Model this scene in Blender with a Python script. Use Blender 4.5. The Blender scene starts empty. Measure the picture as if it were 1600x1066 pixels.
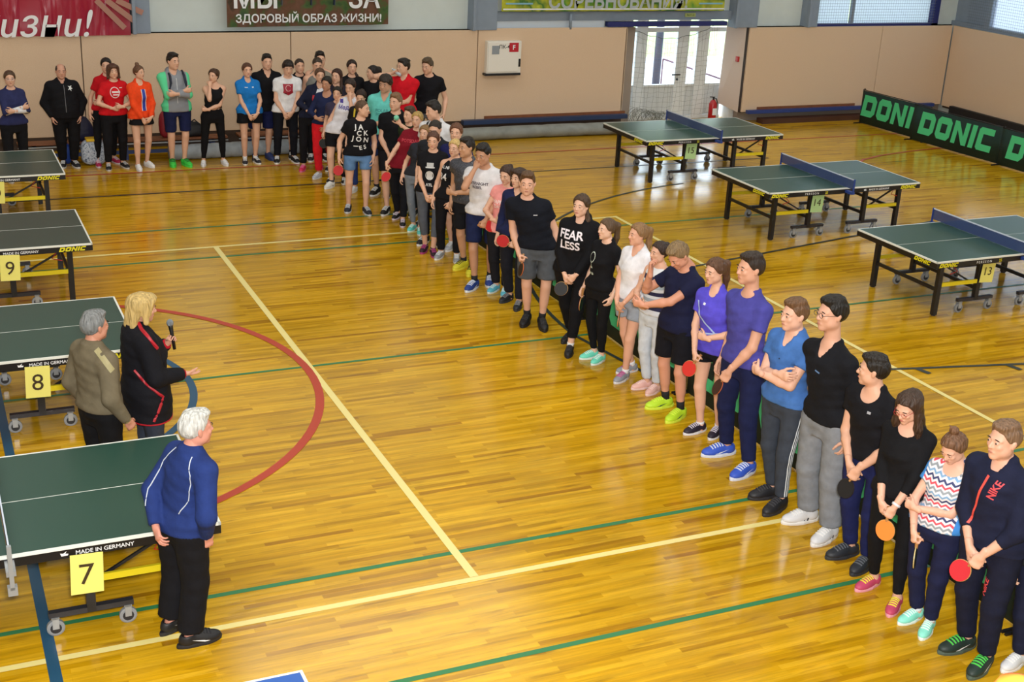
import bpy, math, random, colorsys
import numpy as np
from mathutils import Matrix, Vector
from mathutils.bvhtree import BVHTree
import openvdb
random.seed(7)
S = bpy.context.scene
COL = S.collection
# ------------------------------------------------------------------ camera, exposure, light
FL, YAW, PITCH, ROLL, CH = 2045.809, 0.440691, 0.3593, 0.0506628, 5.18024
def cam_axes():
    cy, sy = math.cos(YAW), math.sin(YAW)
    f = np.array([sy*math.cos(PITCH), cy*math.cos(PITCH), -math.sin(PITCH)])
    r = np.array([cy, -sy, 0.]); u = np.cross(r, f)
    cr, sr = math.cos(ROLL), math.sin(ROLL)
    return cr*r+sr*u, -sr*r+cr*u, f
CR, CU, CF = cam_axes()
cd = bpy.data.cameras.new('camera'); cam = bpy.data.objects.new('camera', cd); COL.objects.link(cam)
cd.sensor_width = 36; cd.lens = FL*36/1600; cd.clip_end = 200
M = Matrix(((CR[0], CU[0], -CF[0], 0), (CR[1], CU[1], -CF[1], 0), (CR[2], CU[2], -CF[2], CH), (0, 0, 0, 1)))
cam.matrix_world = M
S.camera = cam
S.view_settings.view_transform = 'Standard'; S.view_settings.look = 'None'
S.view_settings.gamma = 1; S.view_settings.use_curve_mapping = False
S.view_settings.exposure = 0.0
try:
    S.cycles.use_denoising = True; S.cycles.max_bounces = 6; S.cycles.diffuse_bounces = 3
    S.cycles.sample_clamp_indirect = 4
except Exception: pass
wd = bpy.data.worlds.new('world'); S.world = wd; wd.use_nodes = True
bg = wd.node_tree.nodes['Background']; bg.inputs[0].default_value = (0.86, 0.93, 1, 1); bg.inputs[1].default_value = 6
def area(name, loc, sx, sy, power, rot=(0, 0, 0), col=(1, 0.99, 0.95)):
    l = bpy.data.lights.new(name, 'AREA'); l.shape = 'RECTANGLE'; l.size = sx; l.size_y = sy; l.energy = power; l.color = col
    o = bpy.data.objects.new(name, l); o.location = loc; o.rotation_euler = rot; COL.objects.link(o); return o
for i, (lx, ly) in enumerate([(-2, 4), (7, 4), (16, 4), (-2, 12), (7, 12), (16, 12), (-2, 19.5), (7, 19.5), (16, 19.5)]):
    area('ceiling_fill', (lx, ly, 8.6), 5.5, 2.6, {4: 200, 12: 210, 19.5: 120}[ly])  # added overhead fill lights, out of view, weaker towards the back wall
area('camera_flash', (0.1, -0.1, 5.45), 0.5, 0.3, 1050, (math.radians(68), 0, -YAW), (1, 0.98, 0.95))

def ray(p):
    return (p[0]-800)/FL*CR-(p[1]-533)/FL*CU+CF
def gnd(p, z=0.):
    d = ray(p); return np.array([0, 0, CH])+(z-CH)/d[2]*d
def onY(p, Y):
    d = ray(p); return np.array([0, 0, CH])+Y/d[1]*d
def onX(p, X):
    d = ray(p); return np.array([0, 0, CH])+X/d[0]*d

# ------------------------------------------------------------------ materials
def lin(h):
    h = h.lstrip('#'); h = h if len(h) == 6 else ''.join(c*2 for c in h); v = [int(h[i:i+2], 16)/255 for i in (0, 2, 4)]
    return tuple(x/12.92 if x <= .04045 else ((x+.055)/1.055)**2.4 for x in v)+(1,)
_m = {}
def mat(name, col, rough=.6, metal=0, bump=None, spec=.5, vary=0, sheen=0, sss=0):
    key = (name, col)
    if key in _m: return _m[key]
    m = bpy.data.materials.new(name); m.use_nodes = True; nt = m.node_tree; b = nt.nodes['Principled BSDF']
    b.inputs['Base Color'].default_value = lin(col); b.inputs['Roughness'].default_value = rough
    b.inputs['Metallic'].default_value = metal; b.inputs['Specular IOR Level'].default_value = spec
    if sss: b.inputs['Subsurface Weight'].default_value = sss; b.inputs['Subsurface Radius'].default_value = (.02, .008, .004); b.inputs['Subsurface Scale'].default_value = 1
    if vary or bump:
        tc = nt.nodes.new('ShaderNodeTexCoord'); n = nt.nodes.new('ShaderNodeTexNoise')
        sc = bump[1] if bump else 6
        mp = nt.nodes.new('ShaderNodeMapping'); nt.links.new(tc.outputs['Object'], mp.inputs[0])
        if bump and len(bump) > 2: mp.inputs['Scale'].default_value = bump[2]
        n.inputs['Scale'].default_value = sc; n.inputs['Detail'].default_value = 4; nt.links.new(mp.outputs[0], n.inputs['Vector'])
        if vary:
            r = nt.nodes.new('ShaderNodeMapRange'); r.inputs[3].default_value = 1-vary; r.inputs[4].default_value = 1+vary
            r.inputs[1].default_value = .3; r.inputs[2].default_value = .7
            nt.links.new(n.outputs[0], r.inputs[0])
            mx = nt.nodes.new('ShaderNodeVectorMath'); mx.operation = 'SCALE'; mx.inputs[0].default_value = lin(col)[:3]
            nt.links.new(r.outputs[0], mx.inputs['Scale']); nt.links.new(mx.outputs[0], b.inputs['Base Color'])
        if bump:
            bp = nt.nodes.new('ShaderNodeBump'); bp.inputs['Strength'].default_value = bump[0]; bp.inputs['Distance'].default_value = .02
            nt.links.new(n.outputs[0], bp.inputs['Height']); nt.links.new(bp.outputs[0], b.inputs['Normal'])
    _m[key] = m; return m
def cloth(col, **k): return mat('cloth', col, rough=.85, bump=(.35, 14), spec=.2, vary=.12, **k)
def skin(col): return mat('skin', col, rough=.5, spec=.35, vary=.05)
def hairm(col): return mat('hair', col, rough=.45, bump=(.9, 60, (1, 1, .12)), spec=.4, vary=.3)
def ramp_mat(name, stops, axis=2, rough=.85, offs=0.):
    """hard colour bands along an object axis: stops = [(pos, colour)]"""
    m = bpy.data.materials.new(name); m.use_nodes = True; nt = m.node_tree; b = nt.nodes['Principled BSDF']
    b.inputs['Roughness'].default_value = rough; b.inputs['Specular IOR Level'].default_value = .2
    tc = nt.nodes.new('ShaderNodeTexCoord'); sp = nt.nodes.new('ShaderNodeSeparateXYZ'); nt.links.new(tc.outputs['Object'], sp.inputs[0])
    lo, hi = stops[0][0], stops[-1][0]+.001
    mr = nt.nodes.new('ShaderNodeMapRange'); mr.inputs[1].default_value = lo; mr.inputs[2].default_value = hi
    nt.links.new(sp.outputs[axis], mr.inputs[0]); cr = nt.nodes.new('ShaderNodeValToRGB'); cr.color_ramp.interpolation = 'CONSTANT'
    e = cr.color_ramp.elements
    while len(e) < len(stops): e.new(.5)
    for i, (p, c) in enumerate(stops): e[i].position = (p-lo)/(hi-lo); e[i].color = lin(c)
    nt.links.new(mr.outputs[0], cr.inputs[0]); nt.links.new(cr.outputs[0], b.inputs['Base Color']); return m

# ------------------------------------------------------------------ mesh helpers
def mk_mesh(name, v, f, mats=(), smooth=False):
    me = bpy.data.meshes.new(name)
    v = np.asarray(v, np.float32)
    if isinstance(f, np.ndarray):
        n, k = f.shape
        me.vertices.add(len(v)); me.vertices.foreach_set('co', v.ravel())
        me.loops.add(n*k); me.loops.foreach_set('vertex_index', f.astype(np.int32).ravel())
        me.polygons.add(n); me.polygons.foreach_set('loop_start', np.arange(0, n*k, k, dtype=np.int32))
        me.polygons.foreach_set('loop_total', np.full(n, k, np.int32))
        me.update(calc_edges=True)
    else:
        me.from_pydata([tuple(map(float, p)) for p in v], [], f); me.update()
    if smooth: me.polygons.foreach_set('use_smooth', np.ones(len(me.polygons), bool))
    for m in mats: me.materials.append(m)
    return me
def link(name, me, parent=None, m=None, mtx=None):
    o = bpy.data.objects.new(name, me); COL.objects.link(o)
    if parent: o.parent = parent
    if mtx is not None: o.matrix_local = mtx
    if m is not None:
        if not me.materials: me.materials.append(None)
        o.material_slots[0].link = 'OBJECT'; o.material_slots[0].material = m
    return o
class MB:
    def __init__(s): s.v = []; s.f = []
    def add(s, v, f):
        n = len(s.v); s.v += [tuple(p) for p in v]; s.f += [tuple(i+n for i in q) for q in f]; return s
    def box(s, lo, hi, bev=0):
        x0, y0, z0 = lo; x1, y1, z1 = hi
        return s.add([(x0, y0, z0), (x1, y0, z0), (x1, y1, z0), (x0, y1, z0), (x0, y0, z1), (x1, y0, z1), (x1, y1, z1), (x0, y1, z1)],
              [(0, 3, 2, 1), (4, 5, 6, 7), (0, 1, 5, 4), (1, 2, 6, 5), (2, 3, 7, 6), (3, 0, 4, 7)])
    def bar(s, a, b, w, h=None, up=(0, 0, 1)):
        h = h or w; a = Vector(a); b = Vector(b); d = (b-a).normalized(); up = Vector(up)
        if abs(d.dot(up)) > .95: up = Vector((0, 1, 0))
        sx = d.cross(up).normalized()*w/2; sz = sx.cross(d).normalized()*h/2
        p = [a-sx-sz, a+sx-sz, a+sx+sz, a-sx+sz]; p += [q+(b-a) for q in p]
        return s.add(p, [(3, 2, 1, 0), (4, 5, 6, 7), (0, 1, 5, 4), (1, 2, 6, 5), (2, 3, 7, 6), (3, 0, 4, 7)])
    def tube(s, pts, r, n=8, cap=True):
        pts = [Vector(p) for p in pts]; rr = r if hasattr(r, '__len__') else [r]*len(pts); V = []; F = []
        for i, p in enumerate(pts):
            d = (pts[min(i+1, len(pts)-1)]-pts[max(i-1, 0)]).normalized()
            u = d.cross(Vector((0, 0, 1)) if abs(d.z) < .9 else Vector((0, 1, 0))).normalized(); w = d.cross(u)
            V += [p+(u*math.cos(t)+w*math.sin(t))*rr[i] for t in [2*math.pi*k/n for k in range(n)]]
        for i in range(len(pts)-1):
            for k in range(n): F.append((i*n+k, i*n+(k+1) % n, (i+1)*n+(k+1) % n, (i+1)*n+k))
        if cap: F += [tuple(range(n))[::-1], tuple((len(pts)-1)*n+k for k in range(n))]
        return s.add(V, F)
    def prism(s, poly, y0, y1):      # polygon in xz, extruded along y
        n = len(poly)
        return s.add([(x, y0, z) for x, z in poly]+[(x, y1, z) for x, z in poly],
              [tuple(range(n)), tuple(range(2*n-1, n-1, -1))]+[(i, i+n, (i+1) % n+n, (i+1) % n) for i in range(n)])
    def mesh(s, name, m=None, smooth=False): return mk_mesh(name, s.v, s.f, [m] if m else [], smooth)
    def build(s, name, m, parent=None, smooth=False, bevel=0, mtx=None):
        o = bpy.data.objects.new(name, s.mesh(name, m, smooth)); COL.objects.link(o)
        if parent: o.parent = parent
        if mtx is not None: o.matrix_local = mtx
        if bevel:
            b = o.modifiers.new('bevel', 'BEVEL'); b.width = bevel; b.segments = 2; b.limit_method = 'ANGLE'
        return o
def thing(name, label, cat, loc=(0, 0, 0), rz=0, group=None):
    o = bpy.data.objects.new(name, None); COL.objects.link(o); o.location = loc; o.rotation_euler = (0, 0, rz)
    o.empty_display_size = .1; o['label'] = label; o['category'] = cat
    if group: o['group'] = group
    return o
def tag(o, label, cat, group=None):
    o['label'] = label; o['category'] = cat
    if group: o['group'] = group
    return o
def struct(o): o['kind'] = 'structure'; return o

_tc = {}
def text2d(s, size=1., bold=.02, shear=0., sub=0.):
    key = (s, bold, shear)
    if key not in _tc:
        cu = bpy.data.curves.new('t', 'FONT'); cu.body = s; cu.size = 1; cu.align_x = 'CENTER'; cu.align_y = 'CENTER'
        cu.offset = bold; cu.shear = shear; cu.resolution_u = 3; cu.space_line = .95
        ob = bpy.data.objects.new('t', cu); me = bpy.data.meshes.new_from_object(ob)
        v = np.array([p.co[:2] for p in me.vertices]).reshape(-1, 2); f = [tuple(p.vertices) for p in me.polygons]
        bpy.data.objects.remove(ob); bpy.data.curves.remove(cu); bpy.data.meshes.remove(me)
        c = (v.min(0)+v.max(0))/2 if len(v) else 0
        _tc[key] = (v-c, f)
    v, f = _tc[key]; return v*size, f
def donic2d(w, h, shear=.25):
    """block letters D O N I C, centred, width w, height h"""
    V = []; F = []
    def q(*p):
        n = len(V); V.extend(p); F.append(tuple(range(n, n+len(p))))
    L = 1.0; t = .30
    def ring(x, tl, c1, c2):
        # outer ring with chamfers
        a, b = x, x+L
        q((a, 0), (a+t, t), (a+t, 1-t), (a, 1)); q((a, 1), (a+t, 1-t), (b-t, 1-t), (b-c1, 1))
        q((b-c1, 1), (b-t, 1-t), (b-t, t), (b-c2, 0), (b, c2), (b, 1-c1)); q((a, 0), (b-c2, 0), (b-t, t), (a+t, t))
    ring(0, 0, .2, .2)
    x = 1.15; c = .17
    q((x, c), (x+t, t), (x+t, 1-t), (x, 1-c)); q((x, 1-c), (x+t, 1-t), (x+L-t, 1-t), (x+L-c, 1), (x+c, 1)); q((x+L-c, 1), (x+L-t, 1-t), (x+L-t, t), (x+L-c, 0), (x+L, c), (x+L, 1-c)); q((x+c, 0), (x+L-c, 0), (x+L-t, t), (x+t, t), (x, c))
    x = 2.3
    q((x, 0), (x+.28, 0), (x+.28, 1), (x, 1)); q((x+.72, 0), (x+1, 0), (x+1, 1), (x+.72, 1)); q((x+.28, .62), (x+.72, 0), (x+.72, .38), (x+.28, 1))
    x = 3.45; q((x, 0), (x+.3, 0), (x+.3, 1), (x, 1))
    x = 3.9
    q((x, .1), (x+.3, .1), (x+.3, .9), (x, .9)); q((x, .1), (x+.12, 0), (x+.95, 0), (x+.95, .28), (x+.3, .28)); q((x+.3, .72), (x+.95, .72), (x+.95, 1), (x+.12, 1), (x, .9))
    v = np.array(V); v[:, 0] += shear*v[:, 1]; W = v[:, 0].max()-v[:, 0].min()
    v[:, 0] = (v[:, 0]-v[:, 0].min())/W*w-w/2; v[:, 1] = (v[:, 1]-.5)*h
    return v, F
def flat(name, vf, m, parent, origin, ux, uy, th=0.):
    v, f = vf; o = np.array(origin, float); ux = np.array(ux, float); uy = np.array(uy, float)
    P = [o+ux*a+uy*b for a, b in v]
    return link(name, mk_mesh(name, P, f, [m]), parent)
def rect(w, h): return np.array([(-w/2, -h/2), (w/2, -h/2), (w/2, h/2), (-w/2, h/2)]), [(0, 1, 2, 3)]
# ------------------------------------------------------------------ the hall
WY = 23.0; RX = 21.3; WT = 1.97
def floor_mat():
    m = bpy.data.materials.new('parquet'); m.use_nodes = True; nt = m.node_tree; N = nt.nodes; Lk = nt.links; b = N['Principled BSDF']
    tc = N.new('ShaderNodeTexCoord')
    mp = N.new('ShaderNodeMapping'); Lk.new(tc.outputs['Object'], mp.inputs[0])
    def brick(w, h, c1, c2, off, mort=.001):
        br = N.new('ShaderNodeTexBrick'); br.inputs['Scale'].default_value = 1; br.inputs['Brick Width'].default_value = w; br.inputs['Row Height'].default_value = h
        br.inputs['Mortar Size'].default_value = mort; br.inputs['Color1'].default_value = c1; br.inputs['Color2'].default_value = c2; br.inputs['Mortar'].default_value = (.25, .25, .25, 1)
        br.offset = off; br.offset_frequency = 2; br.squash = .8; br.squash_frequency = 3; br.inputs['Bias'].default_value = 0; Lk.new(mp.outputs[0], br.inputs['Vector']); return br
    b1 = brick(.9, .052, (0, 0, 0, 1), (1, 1, 1, 1), .37, .0012)
    cr = N.new('ShaderNodeValToRGB'); e = cr.color_ramp.elements
    e[0].position = 0; e[0].color = lin('#a8760e'); e[1].position = 1; e[1].color = lin('#dcaa24')
    for p, c in ((.12, '#c0900e'), (.35, '#cc9a12'), (.6, '#d4a21a'), (.85, '#d8a820')):
        x = e.new(p); x.color = lin(c)
    Lk.new(b1.outputs['Color'], cr.inputs[0])
    # broad wear and long grain
    mg = N.new('ShaderNodeMapping'); mg.inputs['Scale'].default_value = (1.2, 22, 1); Lk.new(tc.outputs['Object'], mg.inputs[0])
    ng = N.new('ShaderNodeTexNoise'); ng.inputs['Scale'].default_value = 1; ng.inputs['Detail'].default_value = 5; ng.inputs['Roughness'].default_value = .7; Lk.new(mg.outputs[0], ng.inputs['Vector'])
    nw = N.new('ShaderNodeTexNoise'); nw.inputs['Scale'].default_value = .45; nw.inputs['Detail'].default_value = 4; Lk.new(tc.outputs['Object'], nw.inputs['Vector'])
    def rng(n, a, c, lo=.35, hi=.65):
        r = N.new('ShaderNodeMapRange'); r.inputs[1].default_value = lo; r.inputs[2].default_value = hi; r.inputs[3].default_value = a; r.inputs[4].default_value = c; Lk.new(n.outputs[0], r.inputs[0]); return r
    r1 = rng(ng, .74, 1.14); r2 = rng(nw, .88, 1.08)
    mu = N.new('ShaderNodeMath'); mu.operation = 'MULTIPLY'; Lk.new(r1.outputs[0], mu.inputs[0]); Lk.new(r2.outputs[0], mu.inputs[1])
    vm = N.new('ShaderNodeVectorMath'); vm.operation = 'SCALE'; Lk.new(cr.outputs[0], vm.inputs[0]); Lk.new(mu.outputs[0], vm.inputs['Scale'])
    # sparse scuffed dark pieces
    ms = N.new('ShaderNodeMapping'); ms.inputs['Scale'].default_value = (1.6, 14, 1); ms.inputs['Location'].default_value = (3, 5, 0); Lk.new(tc.outputs['Object'], ms.inputs[0])
    ns = N.new('ShaderNodeTexNoise'); ns.inputs['Scale'].default_value = 1; ns.inputs['Detail'].default_value = 3; Lk.new(ms.outputs[0], ns.inputs['Vector'])
    r3 = rng(ns, 0, .6, .6, .7)
    mx = N.new('ShaderNodeMix'); mx.data_type = 'RGBA'; Lk.new(r3.outputs[0], mx.inputs[0]); Lk.new(vm.outputs[0], mx.inputs[6]); mx.inputs[7].default_value = lin('#845a0c')
    Lk.new(mx.outputs[2], b.inputs['Base Color'])
    rr = rng(nw, .1, .2); Lk.new(rr.outputs[0], b.inputs['Roughness']); b.inputs['Specular IOR Level'].default_value = .55
    bp = N.new('ShaderNodeBump'); bp.inputs['Strength'].default_value = .10; bp.inputs['Distance'].default_value = .008; Lk.new(ng.outputs[0], bp.inputs['Height']); Lk.new(bp.outputs[0], b.inputs['Normal'])
    return m
m_floor = floor_mat()
floor = struct(MB().box((-9, -5, -.1), (RX+.3, WY+.75, 0)).build('floor', m_floor))
LC = dict(y=mat('line_paint', '#ecdc90', .35), g=mat('line_paint', '#2f7a4c', .4), r=mat('line_paint', '#b5402c', .4), k=mat('line_paint', '#2c3230', .4), b=mat('line_paint', '#24506e', .4))
_lz = [0]
def line(col, pts, w=.05, closed=False):
    _lz[0] += .00025; z = .0012+_lz[0]; V = []; F = []; n = len(pts)
    for i, (x, y) in enumerate(pts):
        a = pts[max(i-1, 0)]; b = pts[min(i+1, n-1)]; dx, dy = b[0]-a[0], b[1]-a[1]; l = math.hypot(dx, dy); nx, ny = -dy/l*w/2, dx/l*w/2
        V += [(x+nx, y+ny, z), (x-nx, y-ny, z)]
        if i: F.append((2*i-2, 2*i-1, 2*i+1, 2*i))
    o = link('court_line', mk_mesh('court_line', V, F, [LC[col]]), floor); return o
def arc(cx, cy, r, a0, a1, n=48): return [(cx+r*math.cos(math.radians(a0+(a1-a0)*i/n)), cy+r*math.sin(math.radians(a0+(a1-a0)*i/n))) for i in range(n+1)]
CY = 12.41
for col, y, x0, x1, w in (('y', 7.89, -8.6, 9.62, .06), ('y', 16.92, -8.6, 9.62, .06), ('g', 8.31, -8.9, 13.9, .05), ('g', 16.46, -8.9, 13.9, .05), ('g', 6.86, -8.9, 13.9, .05), ('g', 17.89, -8.9, 9.0, .05),
                      ('g', 12.41, -8.9, 13.9, .045), ('k', 19.92, -8.9, 14.5, .05), ('r', 21.31, -8.9, 20.5, .05)):
    line(col, [(x0, y), (x1, y)], w)
line('y', [(3.52, 7.92), (3.52, 16.9)], .07); line('y', [(9.62, 7.86), (9.62, 16.95)], .06)
line('b', [(.47, 3), (.47, 19.9)], .08)
line('r', arc(.58, 12.3, 2.9, -180, 180, 96), .085); line('b', arc(.47, 12.35, 1.8, -180, 180, 72), .075)
line('k', arc(12.9, 12.4, 6.25, 100, 180, 40)+[(6.9, 10.9)], .05)
line('k', [(8.67, 10.6), (14.47, 9.4)], .05); line('k', [(8.67, 14.2), (14.47, 15.4)], .05); line('k', [(8.67, 10.6), (8.67, 14.2)], .05)
for x in (9.85, 10.95): y = 10.6-(x-8.67)*.207; line('k', [(x, y), (x+.04, y-.18)], .07)
line('r', [(15.2, 18.2), (15.7, 18.9), (16.26, 19.37), (16.9, 19.62), (17.71, 19.79), (18.53, 19.91), (20.4, 19.95)], .05)

m_panel = mat('fibre_panel', '#d9bda0', .8, bump=(.25, 90), spec=.2, vary=.06)
m_upper = mat('white_sheeting', '#ccd6d4', .7, vary=.04, bump=(.1, 3)); m_beam = mat('grey_steel', '#8390a0', .5, vary=.05)
m_navy = mat('navy_paint', '#1c2466', .45); m_white = mat('white_plastic', '#e4e8ea', .4); m_seam = mat('dark_gap', '#4a3a30', .8)
m_brown = mat('bench_wood', '#7d4a2c', .5, vary=.15, bump=(.2, 8, (1, 8, 1))); m_steel = mat('zinc_steel', '#a8acb0', .35, .35); m_black = mat('black_steel', '#16161a', .45)
xw = lambda px, py=120, Y=WY: float(onY((px, py), Y)[0])
zw = lambda px, py, Y=WY: float(onY((px, py), Y)[2])
# back wall: upper part with openings
wb = struct(MB().box((-9, WY+.2, WT-.03), (xw(980, 50)-.1, WY+.35, 9)).build('wall_back', m_upper))
DX0, DX1 = xw(976, 110, 23.6), xw(1134, 110, 23.6)
MB().box((xw(980, 50)-.1, WY+.2, 2.25), (xw(1165, 40), WY+.35, 9)).build('lintel_wall', m_upper, wb)
WX0, WX1 = xw(1279, 20), xw(1462, 20); WZ0 = zw(1300, 38)
MB().box((xw(1165, 40), WY+.2, WT-.03), (WX0, WY+.35, 9)).box((WX1, WY+.2, WT-.03), (RX+.3, WY+.35, 9)).box((WX0, WY+.2, WT-.03), (WX1, WY+.35, WZ0)).box((WX0, WY+.2, WZ0+2.2), (WX1, WY+.35, 9)).build('upper_sheeting', m_upper, wb)
MB().box((-9, WY+.2, 0), (DX0-.05, WY+.35, WT)).box((xw(1160, 180), WY+.2, 0), (RX+.3, WY+.35, WT)).build('lower_wall', mat('wall_paint', '#9a8c80', .8), wb)
px_seams = [xw(-330), xw(130), xw(455), xw(745, 110)]
xs = [-9]+px_seams+[xw(980, 60)]
for i in range(5):
    z0 = .27 if i < 4 else .29
    MB().box((xs[i]+.008, WY, z0), (xs[i+1]-.008, WY+.045, WT-(0 if i != 4 else -.03))).build('panel', m_panel, wb, bevel=.006)
rx = [xw(1166, 100), xw(1373, 90), RX-.02]
for i in range(2): MB().box((rx[i]+.006, WY, .22), (rx[i+1]-.006, WY+.045, WT)).build('panel', m_panel, wb, bevel=.006)
MB().box((-9, WY+.04, .2), (xw(980, 60), WY+.2, WT-.02)).build('panel_batten', m_seam, wb)
MB().box((rx[0], WY+.05, .2), (RX, WY+.2, WT-.02)).build('panel_batten', m_seam, wb)
# slanted jamb panel right of the door, with a red call point on it
jx0, jx1 = xw(1131, 60, 23.45), xw(1165, 60)
MB().add([(jx0, WY+.45, .35), (jx1, WY, .22), (jx1, WY, WT), (jx0+.05, WY+.45, WT+.05), (jx0+.02, WY+.49, .35), (jx1+.02, WY+.05, .22), (jx1+.02, WY+.05, WT), (jx0+.07, WY+.49, WT+.05)],
        [(0, 1, 2, 3), (7, 6, 5, 4), (0, 4, 5, 1), (1, 5, 6, 2), (2, 6, 7, 3), (3, 7, 4, 0)]).build('jamb_panel', mat('fibre_panel', '#cfbcae', .8, bump=(.25, 90), spec=.2), wb)
MB().box((xs[5]-.03, WY, .3), (xs[5], WY+.55, WT)).build('jamb_panel', m_panel, wb)
P = onY((1153, 92), WY+.14)
tag(MB().box((P[0]-.045, WY+.08, P[2]-.055), (P[0]+.045, WY+.17, P[2]+.055)).build('fire_call_point', mat('red_plastic', '#b02a2a', .4), None, bevel=.008), 'small red fire call point box on the slanted panel right of the door', 'fire alarm')
# vertical beams and horizontal steel
for i, (a, b_, yy) in enumerate([(205, 234, 20), (737, 777, 20), (1148, 1186, 10), (1262, 1280, 10)]):
    x0, x1 = xw(a, yy), xw(b_, yy); z0 = WT if i != 2 else WT
    struct(MB().box((x0, WY-.02, z0), (x1, WY+.2, 9)).box((x0, WY-.1, z0), (x0+.06, WY-.02, 9)).build('trim_%d' % (i+1), m_beam, None, bevel=.01))
zb0, zb1 = zw(900, 33), zw(900, 19)
struct(MB().box((xw(770, 30), WY+.08, zb0), (xw(1150, 30), WY+.2, zb1)).build('trim_5', m_beam))
struct(MB().box((xw(950, 40), WY-.02, zw(1040, 41)), (xw(1135, 40), WY+.12, zw(1040, 34))).build('trim_6', m_navy))
for i, p in enumerate((769, 893)):
    struct(MB().tube([(xw(p, 20), WY+.02, WT), (xw(p, 20), WY+.02, WT+(2 if i == 0 else .3))], .03).build('trim_%d' % (7+i), m_beam, None, True))
# ledge window strip above the beige panel, left of the door
struct(MB().box((xw(777, 40), WY+.1, WT+.02), (xw(948, 40), WY+.19, zb0)).build('trim_9', mat('pale_strip', '#c9d4e0', .4)))
# high windows (frosted, wire-meshed), right
glassm = mat('window_glass', '#dfe9f0', .15)
def glass_mat(name='clear_glass', rough=.02, col='#f4faff'):
    m = bpy.data.materials.new(name); m.use_nodes = True; nt = m.node_tree; b = nt.nodes['Principled BSDF']
    tr = nt.nodes.new('ShaderNodeBsdfTransparent'); gl = nt.nodes.new('ShaderNodeBsdfGlossy'); gl.inputs['Roughness'].default_value = rough; tr.inputs[0].default_value = lin(col)
    mx = nt.nodes.new('ShaderNodeMixShader'); mx.inputs[0].default_value = .06
    nt.links.new(tr.outputs[0], mx.inputs[1]); nt.links.new(gl.outputs[0], mx.inputs[2]); nt.links.new(mx.outputs[0], nt.nodes['Material Output'].inputs[0]); return m
m_glass = glass_mat(); m_wire = mat('wire_mesh', '#70777c', .5, .3)
def frost_mat():
    m = bpy.data.materials.new('frosted_glass'); m.use_nodes = True; nt = m.node_tree; b = nt.nodes['Principled BSDF']; b.inputs['Base Color'].default_value = lin('#b4bec8'); b.inputs['Roughness'].default_value = .3
    t = nt.nodes.new('ShaderNodeBsdfTranslucent'); t.inputs[0].default_value = lin('#d4dce4'); n = nt.nodes.new('ShaderNodeTexNoise'); n.inputs['Scale'].default_value = 1.2
    mx = nt.nodes.new('ShaderNodeMixShader'); mx.inputs[0].default_value = .6; nt.links.new(b.outputs[0], mx.inputs[1]); nt.links.new(t.outputs[0], mx.inputs[2]); nt.links.new(mx.outputs[0], nt.nodes['Material Output'].inputs[0]); return m
m_frost = frost_mat()
def wiremesh(name, corner, ux, uz, w, h, step, t, m, parent):
    mb = MB(); c = Vector(corner); ux = Vector(ux); uz = Vector(uz); n = ux.cross(uz)
    k = 0.
    while k < w: mb.add([c+ux*k, c+ux*(k+t), c+ux*(k+t)+uz*h, c+ux*k+uz*h], [(0, 1, 2, 3)]); k += step
    k = 0.
    while k < h: mb.add([c+uz*k, c+uz*k+ux*w, c+uz*(k+t)+ux*w, c+uz*(k+t)], [(0, 1, 2, 3)]); k += step
    o = mb.build(name, m, parent); o['kind'] = 'stuff'; return o
w1 = struct(MB().box((WX0, WY+.05, WZ0-.12), (WX1+.15, WY+.2, WZ0)).box((WX1-.03, WY+.05, WZ0-.12), (WX1+.15, WY+.2, WZ0+2.2)).build('window_1', m_navy))
xm = xw(1338, 10)
MB().box((xm-.035, WY+.08, WZ0), (xm+.035, WY+.16, WZ0+2.2)).build('mullion', m_beam, w1)
for a, b_ in ((WX0, xm-.035), (xm+.035, WX1)): MB().box((a, WY+.17, WZ0), (b_, WY+.18, WZ0+2.2)).build('pane', m_frost, w1)
wiremesh('wire_mesh', (WX0, WY+.03, WZ0), (1, 0, 0), (0, 0, 1), WX1-WX0, 1.0, .06, .006, m_wire, w1)
# right wall: lower panels, upper steel with windows
wr = struct(MB().box((RX+.12, -5, 0), (RX+.3, WY+.3, WT)).box((RX+.12, -5, 4.2), (RX+.3, WY+.3, 9)).build('wall_right', m_upper))
yy = [WY]+[WY-2.9*k for k in range(1, 10)]
for a, b_ in zip(yy[:-1], yy[1:]): MB().box((RX, b_+.006, .2), (RX+.045, a-.006, WT)).build('panel', m_panel, wr)
MB().box((RX+.045, -3, .15), (RX+.12, WY, WT-.01)).build('panel_batten', m_seam, wr)
w2 = struct(MB().box((RX+.1, -5, WT), (RX+.22, WY+.2, WT+.09)).build('window_2', m_beam))
for k in range(8):
    y1 = WY-.9-k*2.9
    MB().bar((RX+.16, y1, WT+.05), (RX+.16, y1-.0, 4.2), .16, .16).build('window_post', m_beam, w2)
    MB().box((RX+.2, y1-2.8, WT+.09), (RX+.21, y1-.1, 4.2)).build('pane', m_frost, w2)
    MB().bar((RX+.15, y1-1.45, WT+.05), (RX+.15, y1-1.75, 4.2), .07, .07).build('mullion', m_beam, w2)
MB().box((RX+.2, WY-.8, WT), (RX+.25, WY+.2, 4.2)).build('corner_sheet', m_beam, w2)
wiremesh('wire_mesh', (RX+.06, WY-4.5, WT+.05), (0, 1, 0), (0, 0, 1), 4.2, 1.2, .06, .006, m_wire, w2)
m_ceil = mat('ceiling_sheeting', '#c4cccc', .8)
wl = struct(MB().box((-9.3, -5, 0), (-9, WY+.3, 9)).build('wall_left', m_upper)); struct(MB().box((-9.3, -5.3, 0), (RX+.3, -5, 9)).build('wall_front', m_upper))
struct(MB().box((-9.3, -5.3, 9), (RX+.3, WY+.35, 9.2)).build('ceiling', m_ceil))
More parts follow.
